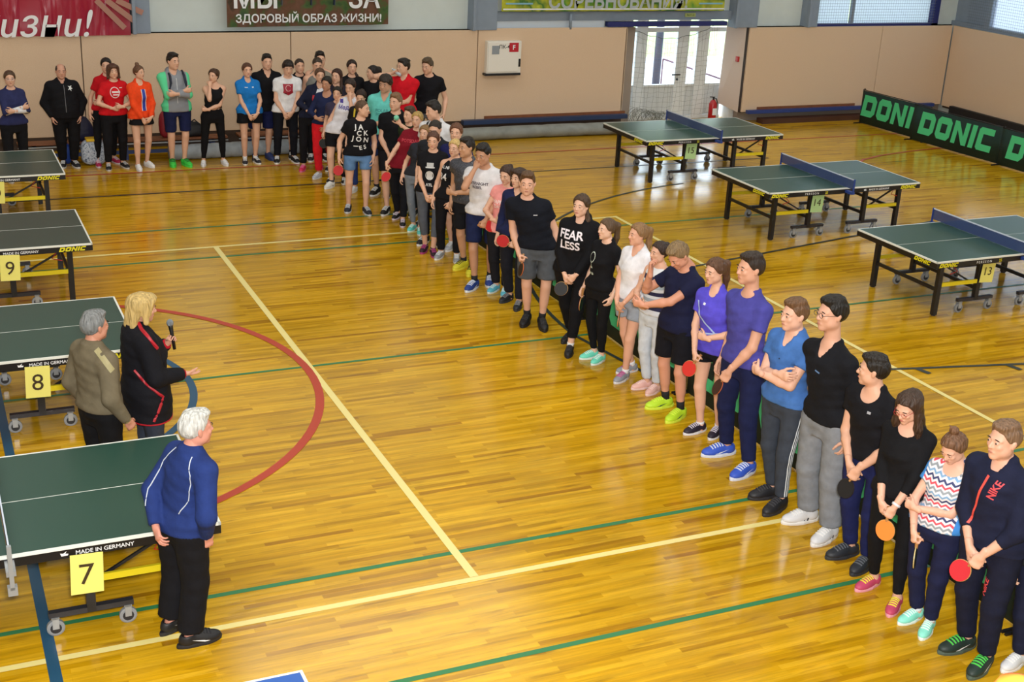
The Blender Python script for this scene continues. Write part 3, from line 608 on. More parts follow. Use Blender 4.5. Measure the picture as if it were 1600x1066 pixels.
# ------------------------------------------------------------------ people: signed-distance bodies
BG = .12
class G:
    """scalar grid; primitives are merged with a smooth union and polygonised with OpenVDB"""
    def __init__(s, lo, hi, h):
        s.h = h; s.lo = np.array(lo, float)-3*h; n = np.ceil((np.array(hi)-s.lo)/h).astype(int)+4
        s.n = n; s.a = np.full(n, BG, np.float32)
        s.ax = [s.lo[i]+h*np.arange(n[i]) for i in range(3)]
    def win(s, lo, hi):
        i0 = np.maximum(0, np.floor((np.array(lo)-s.lo)/s.h).astype(int)); i1 = np.minimum(s.n, np.ceil((np.array(hi)-s.lo)/s.h).astype(int)+1)
        i1 = np.maximum(i1, i0+1); sl = tuple(slice(a, b) for a, b in zip(i0, i1))
        return sl, s.ax[0][sl[0]][:, None, None], s.ax[1][sl[1]][None, :, None], s.ax[2][sl[2]][None, None, :]
    def merge(s, sl, d, k):
        w = s.a[sl]
        if k > 0:
            t = np.maximum(k-np.abs(w-d), 0)/k; s.a[sl] = np.minimum(w, d)-t*t*k*.25
        else: s.a[sl] = np.minimum(w, d)
    def cut(s, sl, d, k=.006):
        w = s.a[sl]; t = np.maximum(k-np.abs(w+d), 0)/k; s.a[sl] = np.maximum(w, -d)+t*t*k*.25
    def cone(s, a, b, ra, rb, k=.03, c0=False, c1=False, sub=False):
        a = np.array(a, float); b = np.array(b, float); r = max(ra, rb)+k+.03
        sl, X, Y, Z = s.win(np.minimum(a, b)-r, np.maximum(a, b)+r); ba = b-a; L2 = ba@ba+1e-9
        px, py, pz = X-a[0], Y-a[1], Z-a[2]; t0 = (px*ba[0]+py*ba[1]+pz*ba[2])/L2; t = np.clip(t0, 0, 1)
        d = np.sqrt((px-t*ba[0])**2+(py-t*ba[1])**2+(pz-t*ba[2])**2)-(ra+(rb-ra)*t); L = math.sqrt(L2)
        if c0: d = np.maximum(d, -t0*L)
        if c1: d = np.maximum(d, (t0-1)*L)
        (s.cut if sub else s.merge)(sl, d, k)
    def ell(s, c, r, k=.02, R=None, sub=False):
        c = np.array(c, float); r = np.array(r, float); m = r.max()+k+.03
        sl, X, Y, Z = s.win(c-m, c+m); p = [X-c[0], Y-c[1], Z-c[2]]
        if R is not None: p = [R[0][i]*p[0]+R[1][i]*p[1]+R[2][i]*p[2] for i in range(3)]
        k0 = np.sqrt((p[0]/r[0])**2+(p[1]/r[1])**2+(p[2]/r[2])**2); k1 = np.sqrt((p[0]/r[0]**2)**2+(p[1]/r[1]**2)**2+(p[2]/r[2]**2)**2)
        d = k0*(k0-1)/np.maximum(k1, 1e-6)
        (s.cut if sub else s.merge)(sl, d, k)
    def prof(s, Zs, A, B, CYs, x0, y0, k=.03, z0=None, z1=None, off=0., wr=0., seed=0, ex=2.):
        """torso: ellipse sections, half-width A, half-depth B at heights Zs, spine at x0(z), y0(z)"""
        z0 = Zs[0] if z0 is None else z0; z1 = Zs[-1] if z1 is None else z1
        m = max(A)+.25+off
        sl, X, Y, Z = s.win((-m-.3, -m-.3, z0-.05), (m+.3, m+.3, z1+.05)); z = Z.ravel()
        a = (np.interp(z, Zs, A)+off)[None, None, :]; b = (np.interp(z, Zs, B)+off)[None, None, :]; cy = np.interp(z, Zs, CYs)[None, None, :]
        xx = X-x0(z)[None, None, :]; yy = Y-y0(z)[None, None, :]-cy
        q = ((np.abs(xx)/a)**ex+(np.abs(yy)/b)**ex)**(1/ex); d = (q-1)*np.minimum(a, b)
        if wr: d = d+wr*(np.sin(38*Z+9*X*math.sin(seed)+seed)*np.sin(17*X+11*Y+seed*2)+.6*np.sin(70*Z+20*X+seed*3))
        d = np.maximum(d, np.maximum(z0-Z, Z-z1)); s.merge(sl, d, k)
    def out(s):
        g = openvdb.FloatGrid(BG); a = s.a; g.copyFromArray(np.clip(a, -BG, BG)); p, q = g.convertToQuads(0.)
        p = np.asarray(p, float)*s.h+s.lo; q = np.asarray(q, np.int64)
        if len(q):
            v0, v1, v2 = p[q[:, 0]], p[q[:, 1]], p[q[:, 2]]; v3 = p[q[:, 3]]
            vol = np.einsum('ij,ij->i', v0, np.cross(v1, v2)).sum()+np.einsum('ij,ij->i', v0, np.cross(v2, v3)).sum()
            if vol < 0: q = q[:, ::-1].copy()
        return p, q
def V3(*a): return np.array(a, float)
def unit(v): v = np.array(v, float); return v/(np.linalg.norm(v)+1e-9)
def join(parts):
    V = []; Q = []; n = 0
    for p, q in parts: V.append(p); Q.append(q+n); n += len(p)
    return np.concatenate(V), np.concatenate(Q)

# head, local frame: x right, y forward, z up; chin -.115, crown +.115
_hc = {}
def head_geo(sex, h):
    key = (sex, h)
    if key in _hc: return _hc[key]
    g = G((-.1, -.13, -.24), (.1, .14, .14), h); f = sex == 'f'; w = .95 if f else 1
    g.ell((0, -.012, .03), (.074*w, .094, .086), .0); g.ell((0, .028, -.035), (.059*w, .062, .078), .03)
    for s in (-1, 1):
        g.ell((s*.043*w, .012, -.058), (.026, .04, .032), .03); g.cone((s*.012, .083, .022), (s*.048, .066, .02), .008, .006, .015)
        g.ell((s*.036, .068, -.022), (.018, .014, .014), .02)
    g.ell((0, .062, -.096), (.024*(.85 if f else 1), .022, .02), .03)
    g.cone((0, .086, .008), (0, .104, -.026), .006, .0105, .01); g.ell((0, .094, -.03), (.017, .012, .008), .008)
    for s in (-1, 1): g.ell((s*.031, .098, .004), (.015, .018, .010), .012, sub=True); g.ell((s*.0312, .079, .003), (.013, .0125, .0125), .004)
    g.cone((-.018, .083, -.062), (.018, .083, -.062), .0065, .0065, .01)
    for s in (-1, 1): g.ell((s*.077*w, -.008, -.008), (.007, .017, .03), .006); g.ell((s*.083*w, -.014, .002), (.006, .013, .02), .006)
    g.cone((0, -.02, -.06), (0, -.04, -.2), .05 if not f else .042, .056 if not f else .045, .03)
    _hc[key] = g.out(); return _hc[key]
def hair_geo(style, h):
    key = (style, h)
    if key in _hc: return _hc[key]
    g = G((-.17, -.28, -.42), (.17, .15, .2), h); base, *opt = style.split('+'); f = base not in ('short', 'buzz', 'tuft', 'balding', 'fringe')
    t = {'buzz': .005, 'short': .006, 'tuft': .009, 'fringe': .018, 'balding': .005}.get(base, .013)
    g.ell((0, -.014, .032), (.076+t, .095+t, .086+t), 0.); g.ell((0, -.045, .015), (.066+t, .066+t*1.4, .075), .02)
    if base in ('tuft', 'short'): g.ell((0, .04, .1), (.058, .05, .022+t*.6), .02); g.ell((0, -.02, .1), (.065, .07, .034), .02)
    if base == 'fringe': g.ell((0, .02, .085), (.078, .085, .055), .02); g.ell((-.02, .075, .062), (.06, .035, .032), .02)
    # cut away the face: hair line plane
    sl, X, Y, Z = g.win((-.2, -.3, -.45), (.2, .2, .2))
    zl = {'fringe': .045, 'buzz': .066, 'balding': .12}.get(base, .062)
    top_ = {'fringe': .05, 'buzz': .074, 'balding': .12}.get(base, .074)
    line = np.interp(Y, [-.13, -.07, -.03, -.004, .022, .05, .072, .1], [-.082, -.082, -.045, -.012 if f else .0, .0 if f else .008, .045 if base != 'fringe' else .03, top_, top_+.008])
    line = line+.004*np.sin(X*110+1)+.012*np.abs(X)/.08*(Y > .05)
    g.a[sl] = np.maximum(g.a[sl], (line-Z)*.8+0*X)
    if base == 'balding':      # cropped sides only
        sl2, X2, Y2, Z2 = g.win((-.2, -.3, .02), (.2, .2, .2)); g.a[sl2] = np.maximum(g.a[sl2], .052-np.sqrt(X2**2*1+(Y2+.0)**2*.0)+0*Z2)
    if base == 'bob':
        for s in (-1, 1): g.cone((s*.07, -.01, .06), (s*.088, .015, -.10), .03, .024, .03); g.cone((s*.05, -.07, .05), (s*.06, -.075, -.14), .045, .035, .03)
        g.cone((0, -.09, .05), (0, -.1, -.14), .045, .04, .03); g.ell((0, .055, .088), (.072, .045, .03), .03); g.cone((-.05, .06, .07), (-.082, .035, -.03), .022, .016, .02); g.cone((.05, .06, .07), (.082, .035, -.03), .022, .016, .02)
    if base == 'long':
        for s in (-1, 1): g.cone((s*.068, -.02, .06), (s*.095, .03, -.14), .028, .03, .03); g.cone((s*.095, .03, -.14), (s*.105, .06, -.33), .03, .022, .03)
        g.cone((0, -.08, .05), (0, -.11, -.3), .06, .05, .04)
    if base == 'longback':
        g.cone((0, -.08, .04), (.02, -.12, -.16), .055, .055, .04); g.cone((.02, -.12, -.16), (.03, -.13, -.34), .055, .04, .04)
        g.cone((-.07, -.02, .02), (-.1, .03, -.18), .024, .028, .03)
    if base != 'balding': g.a[:] += (.0022*np.sin(230*g.ax[0])[:, None, None]*np.sin(60*g.ax[1]+1)[None, :, None]+.0018*np.sin(170*(g.ax[0][:, None, None]+.4*g.ax[2][None, None, :])))
    for o in opt:
        if o == 'bun': g.ell((0, -.105, .07), (.042, .036, .04), .015)
        if o == 'topbun': g.ell((0, -.05, .145), (.038, .036, .032), .012); g.cone((.01, -.05, .15), (.03, -.05, .185), .012, .006, .01)
        if o == 'pony': g.cone((0, -.1, .06), (0, -.15, .03), .026, .036, .02); g.cone((0, -.15, .03), (.01, -.155, -.12), .036, .034, .02); g.cone((.01, -.155, -.12), (.01, -.13, -.27), .034, .014, .02)
        if o == 'shortpony': g.cone((0, -.1, .065), (0, -.155, .06), .024, .032, .02); g.cone((0, -.155, .06), (0, -.17, -.07), .032, .014, .02)
        if o == 'knot': g.ell((0, -.1, .085), (.026, .03, .024), .012); g.cone((0, -.11, .09), (0, -.15, .075), .012, .006, .01)
        if o == 'puff': g.ell((0, -.12, .03), (.065, .06, .075), .03); g.ell((.01, -.13, -.04), (.05, .05, .05), .03)
        if o == 'side': g.cone((-.02, -.08, -.04), (-.085, -.02, -.15), .03, .028, .02); g.cone((-.085, -.02, -.15), (-.1, .05, -.34), .028, .016, .02)
    _hc[key] = g.out(); return _hc[key]
# hand, local frame of a RIGHT hand: z towards the finger tips, y = the way the palm faces, thumb on -x
POSES = {'relax': (24, 30, 18, 0), 'flat': (6, 8, 5, 0), 'grip': (58, 82, 40, 1), 'curl': (40, 55, 30, 0), 'spread': (10, 14, 8, 0)}
def hand_geo(pose, h):
    key = ('hand', pose, h)
    if key in _hc: return _hc[key]
    g = G((-.09, -.05, -.05), (.08, .11, .22), h); a1, a2, a3, gr = POSES[pose]
    g.cone((0, 0, -.04), (0, 0, .015), .026, .025, 0); g.ell((0, .001, .05), (.041, .0165, .05), .02); g.ell((-.018, .008, .035), (.02, .018, .03), .015); g.ell((0, -.001, .082), (.04, .013, .016), .015)
    for i, (x, L, r) in enumerate([(-.030, .074, .0088), (-.010, .082, .0092), (.0105, .077, .0088), (.0295, .060, .0078)]):
        sp = (-.16+.11*i)*(1.5 if pose == 'spread' else .55); p = V3(x, 0, .086-.004*abs(i-1.2)); ang = 0
        for seg, (fr, da) in enumerate(((.48, a1), (.3, a2), (.24, a3))):
            ang += math.radians(da+(i*3)); d = V3(sp*math.cos(ang), math.sin(ang), math.cos(ang)); d = d/np.linalg.norm(d)
            q = p+d*L*fr; g.cone(p, q, r*(1-.1*seg), r*(.9-.1*seg), .004); p = q
    p = V3(-.026, .006, .028)
    for (dx, dy, dz, L, r) in (((-.55, .45, .7, .042, .0125), (-.25, .5, .8, .032, .0105), (-.05, .5, .85, .026, .009)) if not gr else ((-.35, .7, .62, .04, .0125), (.15, .8, .55, .032, .0105), (.6, .65, .4, .024, .009))):
        d = unit((dx, dy, dz)); q = p+d*L; g.cone(p, q, r, r*.9, .006); p = q
    _hc[key] = g.out(); return _hc[key]
# shoes, local frame: y forward, x outward ignored, origin under the ankle
def shoe_geo(kind):
    key = ('shoe', kind)
    if key in _hc: return _hc[key]
    h = .0085; g = G((-.07, -.1, 0), (.07, .23, .16), h); hi = kind == 'high'
    g.ell((0, -.022, .048), (.038, .052, .05), 0); g.ell((0, .115, .032), (.048, .088, .04), .03); g.ell((0, .05, .05), (.039, .08, .052), .03); g.cone((0, -.01, .05), (0, -.018, .085 if not hi else .125), .04, .037, .02, c1=True)
    g.cone((0, -.016, .07), (0, -.02, .15), .03, .031, .004, sub=True)
    sl, X, Y, Z = g.win((-.2, -.2, 0), (.2, .3, .2)); g.a[sl] = np.maximum(g.a[sl], .02-Z+0*X+0*Y); up = g.out()
    mb = MB(); ol = []
    for i in range(20):
        t = 2*math.pi*i/20; y = math.sin(t); x = math.cos(t); yy = .06+.147*y; w = .048 if y > 0 else .040; ol.append((x*w*(1.04-.16*(abs(y)**6)), yy, 0))
    V = [(x, y, 0) for x, y, z in ol]+[(x*1.06, .06+(y-.06)*1.02, .014) for x, y, z in ol]+[(x, y, .028) for x, y, z in ol]; F = [tuple(range(20))[::-1], tuple(range(40, 60))]
    for k in (0, 20):
        for i in range(20): F.append((k+i, k+(i+1) % 20, k+20+(i+1) % 20, k+20+i))
    mb.add(V, F); sole = mb.mesh('sole')
    lb = MB(); tr = BVHTree.FromPolygons([tuple(p) for p in up[0]], [tuple(map(int, q)) for q in up[1]])
    for i in range(5):
        y = .045+.02*i; P_ = []
        for x, dy in ((-.03, 0), (-.015, .004), (0, .006), (.015, .004), (.03, 0)):
            ht = tr.ray_cast(Vector((x, y+dy, .2)), Vector((0, 0, -1)))
            if ht[0] and ht[0].z > .04: P_.append(ht[0]+Vector((0, 0, .001)))
        if len(P_) > 1: lb.tube(P_, .0055, 5)
    _hc[key] = (mk_mesh('shoe', up[0], up[1], [None], True), sole, lb.mesh('laces')); return _hc[key]
sb = MB()
for s in (-1, 1):
    for k in range(3): y = .025+.026*k; sb.add([(s*.0445, y, .026), (s*.0445, y+.012, .026), (s*.0385, y-.002, .066), (s*.0385, y-.014, .066)], [(0, 1, 2, 3)])
shoe_stripes = sb.mesh('stripes'); sb = MB()
for s in (-1, 1): sb.add([(s*.049, .115, .03), (s*.048, .08, .03), (s*.044, .0, .058), (s*.047, .075, .042)], [(0, 1, 2, 3)])
shoe_swoosh = sb.mesh('swoosh')
# eyes etc.
def small_sphere(r, n=8, k=6):
    V = []; F = []
    for j in range(k+1):
        ph = -math.pi/2+math.pi*j/k
        for i in range(n): V.append((r[0]*math.cos(ph)*math.cos(2*math.pi*i/n), r[1]*math.cos(ph)*math.sin(2*math.pi*i/n), r[2]*math.sin(ph)))
    for j in range(k):
        for i in range(n): F.append((j*n+i, j*n+(i+1) % n, (j+1)*n+(i+1) % n, (j+1)*n+i))
    return V, F
def eye_mesh():
    V, F = small_sphere((.0120, .0100, .0052)); n = len(F); V2, F2 = small_sphere((.0062, .004, .0056)); V2 = [(x, y+.0078, z) for x, y, z in V2]
    V = V+V2; F = F+[tuple(i+n_off for i in f) for f in F2 for n_off in [len(V)-len(V2)]]
    me = mk_mesh('eye', V, F, [mat('eye_white', '#b8aea6', .3), mat('iris', '#2a2420', .3)], True); idx = np.zeros(len(F), np.int32); idx[n:] = 1; me.polygons.foreach_set('material_index', idx); return me
EYE = eye_mesh(); BROW = MB().tube([(-.016, -.002, 0), (-.004, .002, .004), (.008, .0015, .003), (.017, -.006, -.002)], [.0024, .0036, .0036, .002], 6).mesh('eyebrow', None, True)
LIPS = MB().tube([(-.021, -.006, 0), (-.01, .001, .0005), (0, .002, -.0005), (.01, .001, .0005), (.021, -.006, 0)], [.002, .0052, .006, .0052, .002], 8).mesh('lips', None, True)
GLS = MB()
for s in (-1, 1):
    GLS.tube([(s*.032+.021*math.cos(t), .002, .016*math.sin(t)) for t in np.linspace(0, 2*math.pi, 15)], .0017, 5, False); GLS.tube([(s*.053, 0, .004), (s*.08, -.09, .004)], .0018, 5)
GLS.tube([(-.011, .003, .003), (.011, .003, .003)], .0017, 5); GLS = GLS.mesh('glasses', None, True)

PROF = {'m': ([.47, .50, .55, .60, .66, .72, .77, .805, .83, .85], [.12, .165, .162, .148, .150, .170, .184, .176, .115, .055], [.09, .112, .108, .098, .104, .116, .112, .092, .066, .052], [0, -.008, -.006, .0, .004, .006, .0, -.008, -.016, -.02]),
        'f': ([.47, .50, .55, .61, .66, .71, .765, .80, .83, .85], [.125, .174, .166, .126, .130, .146, .152, .142, .090, .045], [.095, .116, .106, .088, .092, .122, .104, .082, .058, .044], [0, -.012, -.008, .0, .004, .016, .004, -.008, -.016, -.02])}
# arm targets as fractions of height: wrist (x outward, y forward, z up), elbow pole (out, fwd, up), palm normal (out, fwd, up), hand dir or None, pose
ARMS = {
 'down': ((.135, .015, .492), (.35, -1, 0), (-1, 0, 0), None, 'relax'), 'downout': ((.165, .03, .50), (.5, -1, 0), (-1, 0, 0), None, 'relax'),
 'clasp': ((.028, .095, .505), (1, -.5, 0), (-.2, -1, 0), (-.55, .15, -1), 'relax'), 'clasp2': ((.045, .118, .515), (1, -.5, 0), (-.2, -1, 0), (-.75, .0, -.8), 'relax'),
 'belly': ((.035, .12, .60), (1, -.5, -.3), (-.1, -1, 0), (-1, .05, -.15), 'relax'), 'belly2': ((.045, .14, .615), (1, -.5, -.3), (-.1, -1, 0), (-1, .1, .1), 'curl'),
 'cross': ((-.055, .115, .685), (1, -.1, -.9), (-.1, -1, 0), (-1, .0, .1), 'relax'), 'cross2': ((-.035, .145, .665), (1, .0, -.9), (0, -1, .1), (-1, -.25, -.05), 'relax'),
 'hold': ((-.075, .10, .60), (1, -.2, -.6), (-.2, -1, 0), (-1, -.1, .1), 'curl'), 'back': ((-.0, -.115, .535), (1, -.2, 0), (0, 1, 0), (-.7, -.2, -.6), 'relax'),
 'chin': ((.012, .12, .815), (.25, .5, -1), (-.2, -1, 0), (-.1, -.25, 1), 'curl'), 'face': ((.02, .15, .84), (.5, .3, -1), (-.2, -1, 0), (-.3, -.45, .8), 'curl'),
 'pocket': ((.128, .03, .50), (1, -.6, 0), (-1, 0, 0), (-.1, .2, -1), 'relax'), 'mic': ((.03, .13, .72), (.8, -.2, -1), (-1, 0, .2), (-.3, .5, .75), 'grip'),
 'offer': ((.10, .15, .61), (.6, -.5, -1), (-.2, -.1, 1), (-.25, 1, -.25), 'spread'), 'racket': ((.12, .05, .49), (.4, -1, 0), (-1, 0, 0), None, 'grip'),
 'racketf': ((.045, .12, .51), (1, -.5, 0), (-.5, -.8, 0), (-.35, .3, -1), 'grip'), 'drink': ((.06, .16, .89), (1, .1, -.5), (-1, -.2, .1), (-.7, -.2, .5), 'grip'), 'up': ((.03, .2, .87), (.9, .3, -.5), (0, 1, .2), (-.5, .2, .8), 'curl'),
 'point': ((.115, .13, .53), (.6, -1, 0), (-.8, -.2, 0), (-.1, .5, -.9), 'grip'), 'reach': ((.13, .13, .80), (.8, .6, -1), (-.5, -.5, 0), (.1, .0, 1), 'curl'), 'give': ((-.08, .19, .64), (1, .1, -.5), (0, -1, .2), (-.8, .6, .1), 'curl')}
CAMXY = np.array([0., 0.])
LOG = []
def two_bone(A, T, l1, l2, pole):
    d = T-A; L = np.linalg.norm(d); L = min(L, (l1+l2)*.995); u = d/np.linalg.norm(d); T = A+u*L
    c = (l1*l1+L*L-l2*l2)/(2*l1*L); c = max(-1, min(1, c)); p = np.array(pole, float); p = p-u*(p@u); p = unit(p)
    return A+u*l1*c+p*l1*math.sqrt(max(0, 1-c*c)), T
def person(label, sex, top, feet, face, hair='short', hc='#3a2c22', h=None, look=0, nod=0, tilt=0, R='down', L='down', sk='#e0b095', up=None, low=None, shoe=None, w=1., group=None, tone=None, spread=.11, foot_yaw=None, glasses=None, fwd=0., twist=0, sock=None, face_on=True, sit=0., headk=1.):
    up = up or {}; low = low or {}; shoe = shoe or {}
    n = unit((CF[0], CF[1]))
    if feet:
        fp = [gnd(p, .03)[:2] for p in feet]; mid = sum(fp)/len(fp); d = ray(top); t = (mid@n+fwd)/(d[0]*n[0]+d[1]*n[1]); Pt = V3(0, 0, CH)+t*d
        hh = Pt[2]; H = h or max(1.5, min(1.95, hh))
        LOG.append((label[:34], round(hh, 2)))
    else:
        Pt = gnd(top, h); mid = Pt[:2].copy(); fp = None; H = h
    s = H/1.75; a = math.radians(face); F = V3(math.cos(a), math.sin(a), 0); Rt = V3(math.sin(a), -math.cos(a), 0)
    dist = np.linalg.norm(mid); res = .0134 if dist < 12.3 else (.0168 if dist < 17.5 else .0205); hres = .0066 if dist < 12.3 else (.0088 if dist < 17.5 else .012); gres = .005 if dist < 12.3 else (.0072 if dist < 17.5 else .0098)
    root = thing('person', label, 'person', (mid[0], mid[1], 0), a-math.pi/2, group)
    FW = F; loc = lambda P: V3((P[:2]-mid)@Rt[:2], (P[:2]-mid)@FW[:2], P[2] if len(P) > 2 else 0)
    if fp is not None and len(fp) == 2:
        q = sorted([loc(V3(p[0], p[1], 0)) for p in fp], key=lambda p: -p[0])
        if q[0][0]-q[1][0] < .12*s: m = (.12*s-(q[0][0]-q[1][0]))/2; q[0][0] += m; q[1][0] -= m
    else: q = [V3(spread*s, 0, 0), V3(-spread*s, 0, 0)]
    ank = [p+V3(0, -.055*s, .075*s) for p in q]
    topl = loc(Pt); topl[2] = Pt[2]
    # head frame
    hs = s*(1.04 if sex == 'm' else 1.0)*headk
    cyw, syw = math.cos(math.radians(look)), math.sin(math.radians(look)); cp, sp_ = math.cos(math.radians(nod)), math.sin(math.radians(nod))
    Rz = np.array([[cyw, -syw, 0], [syw, cyw, 0], [0, 0, 1]]); Rx = np.array([[1, 0, 0], [0, cp, sp_], [0, -sp_, cp]]); ct, st = math.cos(math.radians(tilt)), math.sin(math.radians(tilt)); Ry = np.array([[ct, 0, st], [0, 1, 0], [-st, 0, ct]])
    HR = Rz@Rx@Ry
    hcn = topl-V3(0, 0, .128*hs)+V3(*(HR@V3(0, .012, 0)))*0
    neck = hcn+HR@V3(0, -.035*hs, -.15*hs); 
    neckz = .846*H
    if hcn[2]-.15*hs < neckz: neckz = hcn[2]-.15*hs
    px, py = np.mean([p[0] for p in ank])*.6, np.mean([p[1] for p in ank])*.6+.03*s
    pz = .53*H
    nx_, ny_ = neck[0], neck[1]-.0
    sm = lambda z: np.clip((z-.50*H)/(.34*H), 0, 1)
    x0 = lambda z: px+(nx_-px)*sm(np.asarray(z, float))**1.15; y0 = lambda z: py+(ny_+.012*s-py)*sm(np.asarray(z, float))**1.3
    zs = neckz/.838/H   # squash when the head hangs low
    Zs0, A0, B0, C0 = PROF[sex]; fat = up.get('fat', 1.)
    Zs = np.array(Zs0)*H; up_i = Zs > .55*H; Zs[up_i] = .55*H+(Zs[up_i]-.55*H)*((neckz-.55*H)/((.842-.55)*H))
    A = np.array(A0)*s*w; B = np.array(B0)*s*w; C = np.array(C0)*s
    if fat != 1: k_ = np.exp(-((np.array(Zs0)-.6)/.07)**2)*(fat-1); A = A*(1+k_*.6); B = B*(1+k_); C = C+k_*.04
    zS = np.interp(.808, Zs0, Zs); shw = (.102 if sex == 'm' else .088)*H*w**.5
    tw = math.radians(twist); arms = {}
    la1, la2 = .172*H, .150*H
    k_sh = {}
    for side, sx, spec in (('R', 1, R), ('L', -1, L)):
        tgt, pole, pn, hd, pose = ARMS[spec] if isinstance(spec, str) else spec
        Sx = V3(x0(zS)+sx*shw*math.cos(tw), y0(zS)-.006*s+sx*shw*math.sin(tw)*1., zS-.028*s)
        wz = tgt[2]*H if tgt[2] < .62 else tgt[2]*H*1.0
        bx0, by0 = x0(min(wz, zS)), y0(min(wz, zS)); 
        W = V3(bx0+sx*tgt[0]*H, by0+tgt[1]*H, wz)
        if spec in ('chin', 'face', 'drink'): W = V3(hcn[0], hcn[1], 0)*V3(1, 1, 0)+V3(sx*tgt[0]*H, .0, 0)+ (HR@V3(0, .10, 0))*V3(1, 1, 0)+V3(0, 0, hcn[2]-(.17 if spec == 'chin' else .14 if spec == 'face' else .10)*hs)
        E, W = two_bone(Sx, W, la1, la2, V3(sx*pole[0], pole[1], pole[2]))
        fd = unit(W-E); z = unit(V3(sx*hd[0], hd[1], hd[2])) if hd is not None else unit(fd+V3(0, .05, 0)); pnv = V3(sx*pn[0], pn[1], pn[2]); y = unit(pnv-z*(pnv@z)); x = np.cross(y, z)
        arms[side] = (Sx, E, W, x, y, z, pose, sx)
    legs = []; lt, ls = .22*H, .22*H
    hipx = .078*H*w**.3*(1.0 if sex == 'm' else .98)
    hipz = .505*H
    for i, sx in ((0, 1), (1, -1)):
        Hp = V3(px+sx*hipx*.84, py-.005, hipz); dd = np.linalg.norm(ank[i]-Hp); 
        K, Aa = two_bone(Hp, ank[i], max(lt, dd*.502), max(ls, dd*.502), V3(sx*.15, 1, 0)); legs.append((Hp, K, ank[i].copy()))
    sk_m = skin(sk)
    # ---- body
    lo = np.min([p for l in legs for p in l]+[p for a_ in arms.values() for p in a_[:3]]+[hcn, V3(px-.25, py-.18, .05)], 0)-.1; hi = np.max([p for l in legs for p in l]+[p for a_ in arms.values() for p in a_[:3]]+[hcn, V3(px+.25, py+.18, 1)], 0)+.1
    lo[2] = .0; mr = 1.0 if sex == 'm' else .86; mr *= s*w**.5
    g = G(lo, hi, res)
    g.prof(Zs, A, B, C, x0, y0, 0.)
    for S_, E_, W_, *_ in arms.values():
        g.ell(S_, (.052*mr, .052*mr, .053*mr), .05); g.cone(S_, E_, .049*mr, .040*mr, .03); m_ = E_+(W_-E_)*.3; g.cone(E_, m_, .039*mr, .0405*mr, .02); g.cone(m_, W_, .0405*mr, .0255*s, .02)
    lr = s*w**.6*(1. if sex == 'm' else 1.0)
    for Hp, K, An in legs:
        g.cone(Hp, K, .086*lr, .054*lr, .03); g.cone(K, An, .05*lr, .034*s, .02); c_ = K+(An-K)*.28-V3(0, .016*s, 0); g.cone(K+(An-K)*.12-V3(0, .008*s, 0), K+(An-K)*.5-V3(0, .008*s, 0), .05*lr, .042*lr, .03)
        g.ell(K+V3(0, .012*s, 0), (.044*lr, .044*lr, .05*lr), .02); g.cone(An, An+V3(0, .0, -.04*s), .036*s, .04*s, .02); g.cone(An-V3(0, .01, .045*s), An+V3(0, .11*s, -.052*s), .028*s, .024*s, .03)
    nb = V3(float(x0(neckz)), float(y0(neckz))-.018*s, neckz-.02); g.cone(nb, hcn+HR@V3(0, -.025*hs, -.07*hs), (.058 if sex == 'm' else .046)*s*w**.4, (.052 if sex == 'm' else .044)*hs, .03)
    tr_ = 1. if sex == 'm' else .78
    for sx in (-1, 1): g.cone(nb+V3(0, 0, .012), arms['R' if sx > 0 else 'L'][0]+V3(-sx*.02, 0, .014), .046*s*tr_*w**.4, .036*s*tr_, .05)
    bp, bq = g.out(); parts = [(bp, bq)]
    hp, hq = head_geo(sex, hres); parts.append(((hp*hs)@HR.T+hcn, hq))
    for (S_, E_, W_, x, y, z, pose, sx) in arms.values():
        if up.get('hide_hands') : continue
        p, qd = hand_geo(pose, gres); p = p*s*(1. if sex == 'm' else .9)*V3(sx, 1, 1); M3 = np.stack([x*sx if False else x, y, z], 1)
        qd = qd if sx > 0 else qd[:, ::-1].copy(); parts.append((p@M3.T+W_, qd))
    v, qq = join(parts); body = link('body', mk_mesh('body', v, qq, [sk_m], True), root)
    # ---- face parts
    def hm(x, y, z, sx=1): m4 = Matrix([[*(HR[i]*hs*np.array([sx, 1, 1])), (hcn+HR@(V3(x, y, z)*hs))[i]] for i in range(3)]+[[0, 0, 0, 1]]); return m4
    if face_on:
        for sx in (-1, 1):
            link('eye', EYE, root, None, hm(sx*.0312, .0822, .003)); link('eyebrow', BROW, root, mat('eyebrow', '#4a3628' if hc > '#8' else '#241a14', .8), hm(sx*.032, .0895, .0235, sx))
        link('lips', LIPS, root, mat('lips', '#b0605a' if sex == 'f' else '#b87868', .45), hm(0, .0885, -.062))
    if hair:
        p, qd = hair_geo(hair, hres); link('hair', mk_mesh('hair', (p*hs)@HR.T+hcn, qd, [hairm(hc)], True), root)
    if glasses: link('glasses', GLS, root, mat('glasses_frame', glasses, .3), hm(0, .1, .003))
    # ---- top
    def sdf_obj(name, g, m): 
        p, qd = g.out(); 
        return link(name, mk_mesh(name, p, qd, [m], True), root) if len(qd) else None
    res_c = res
    uo = None
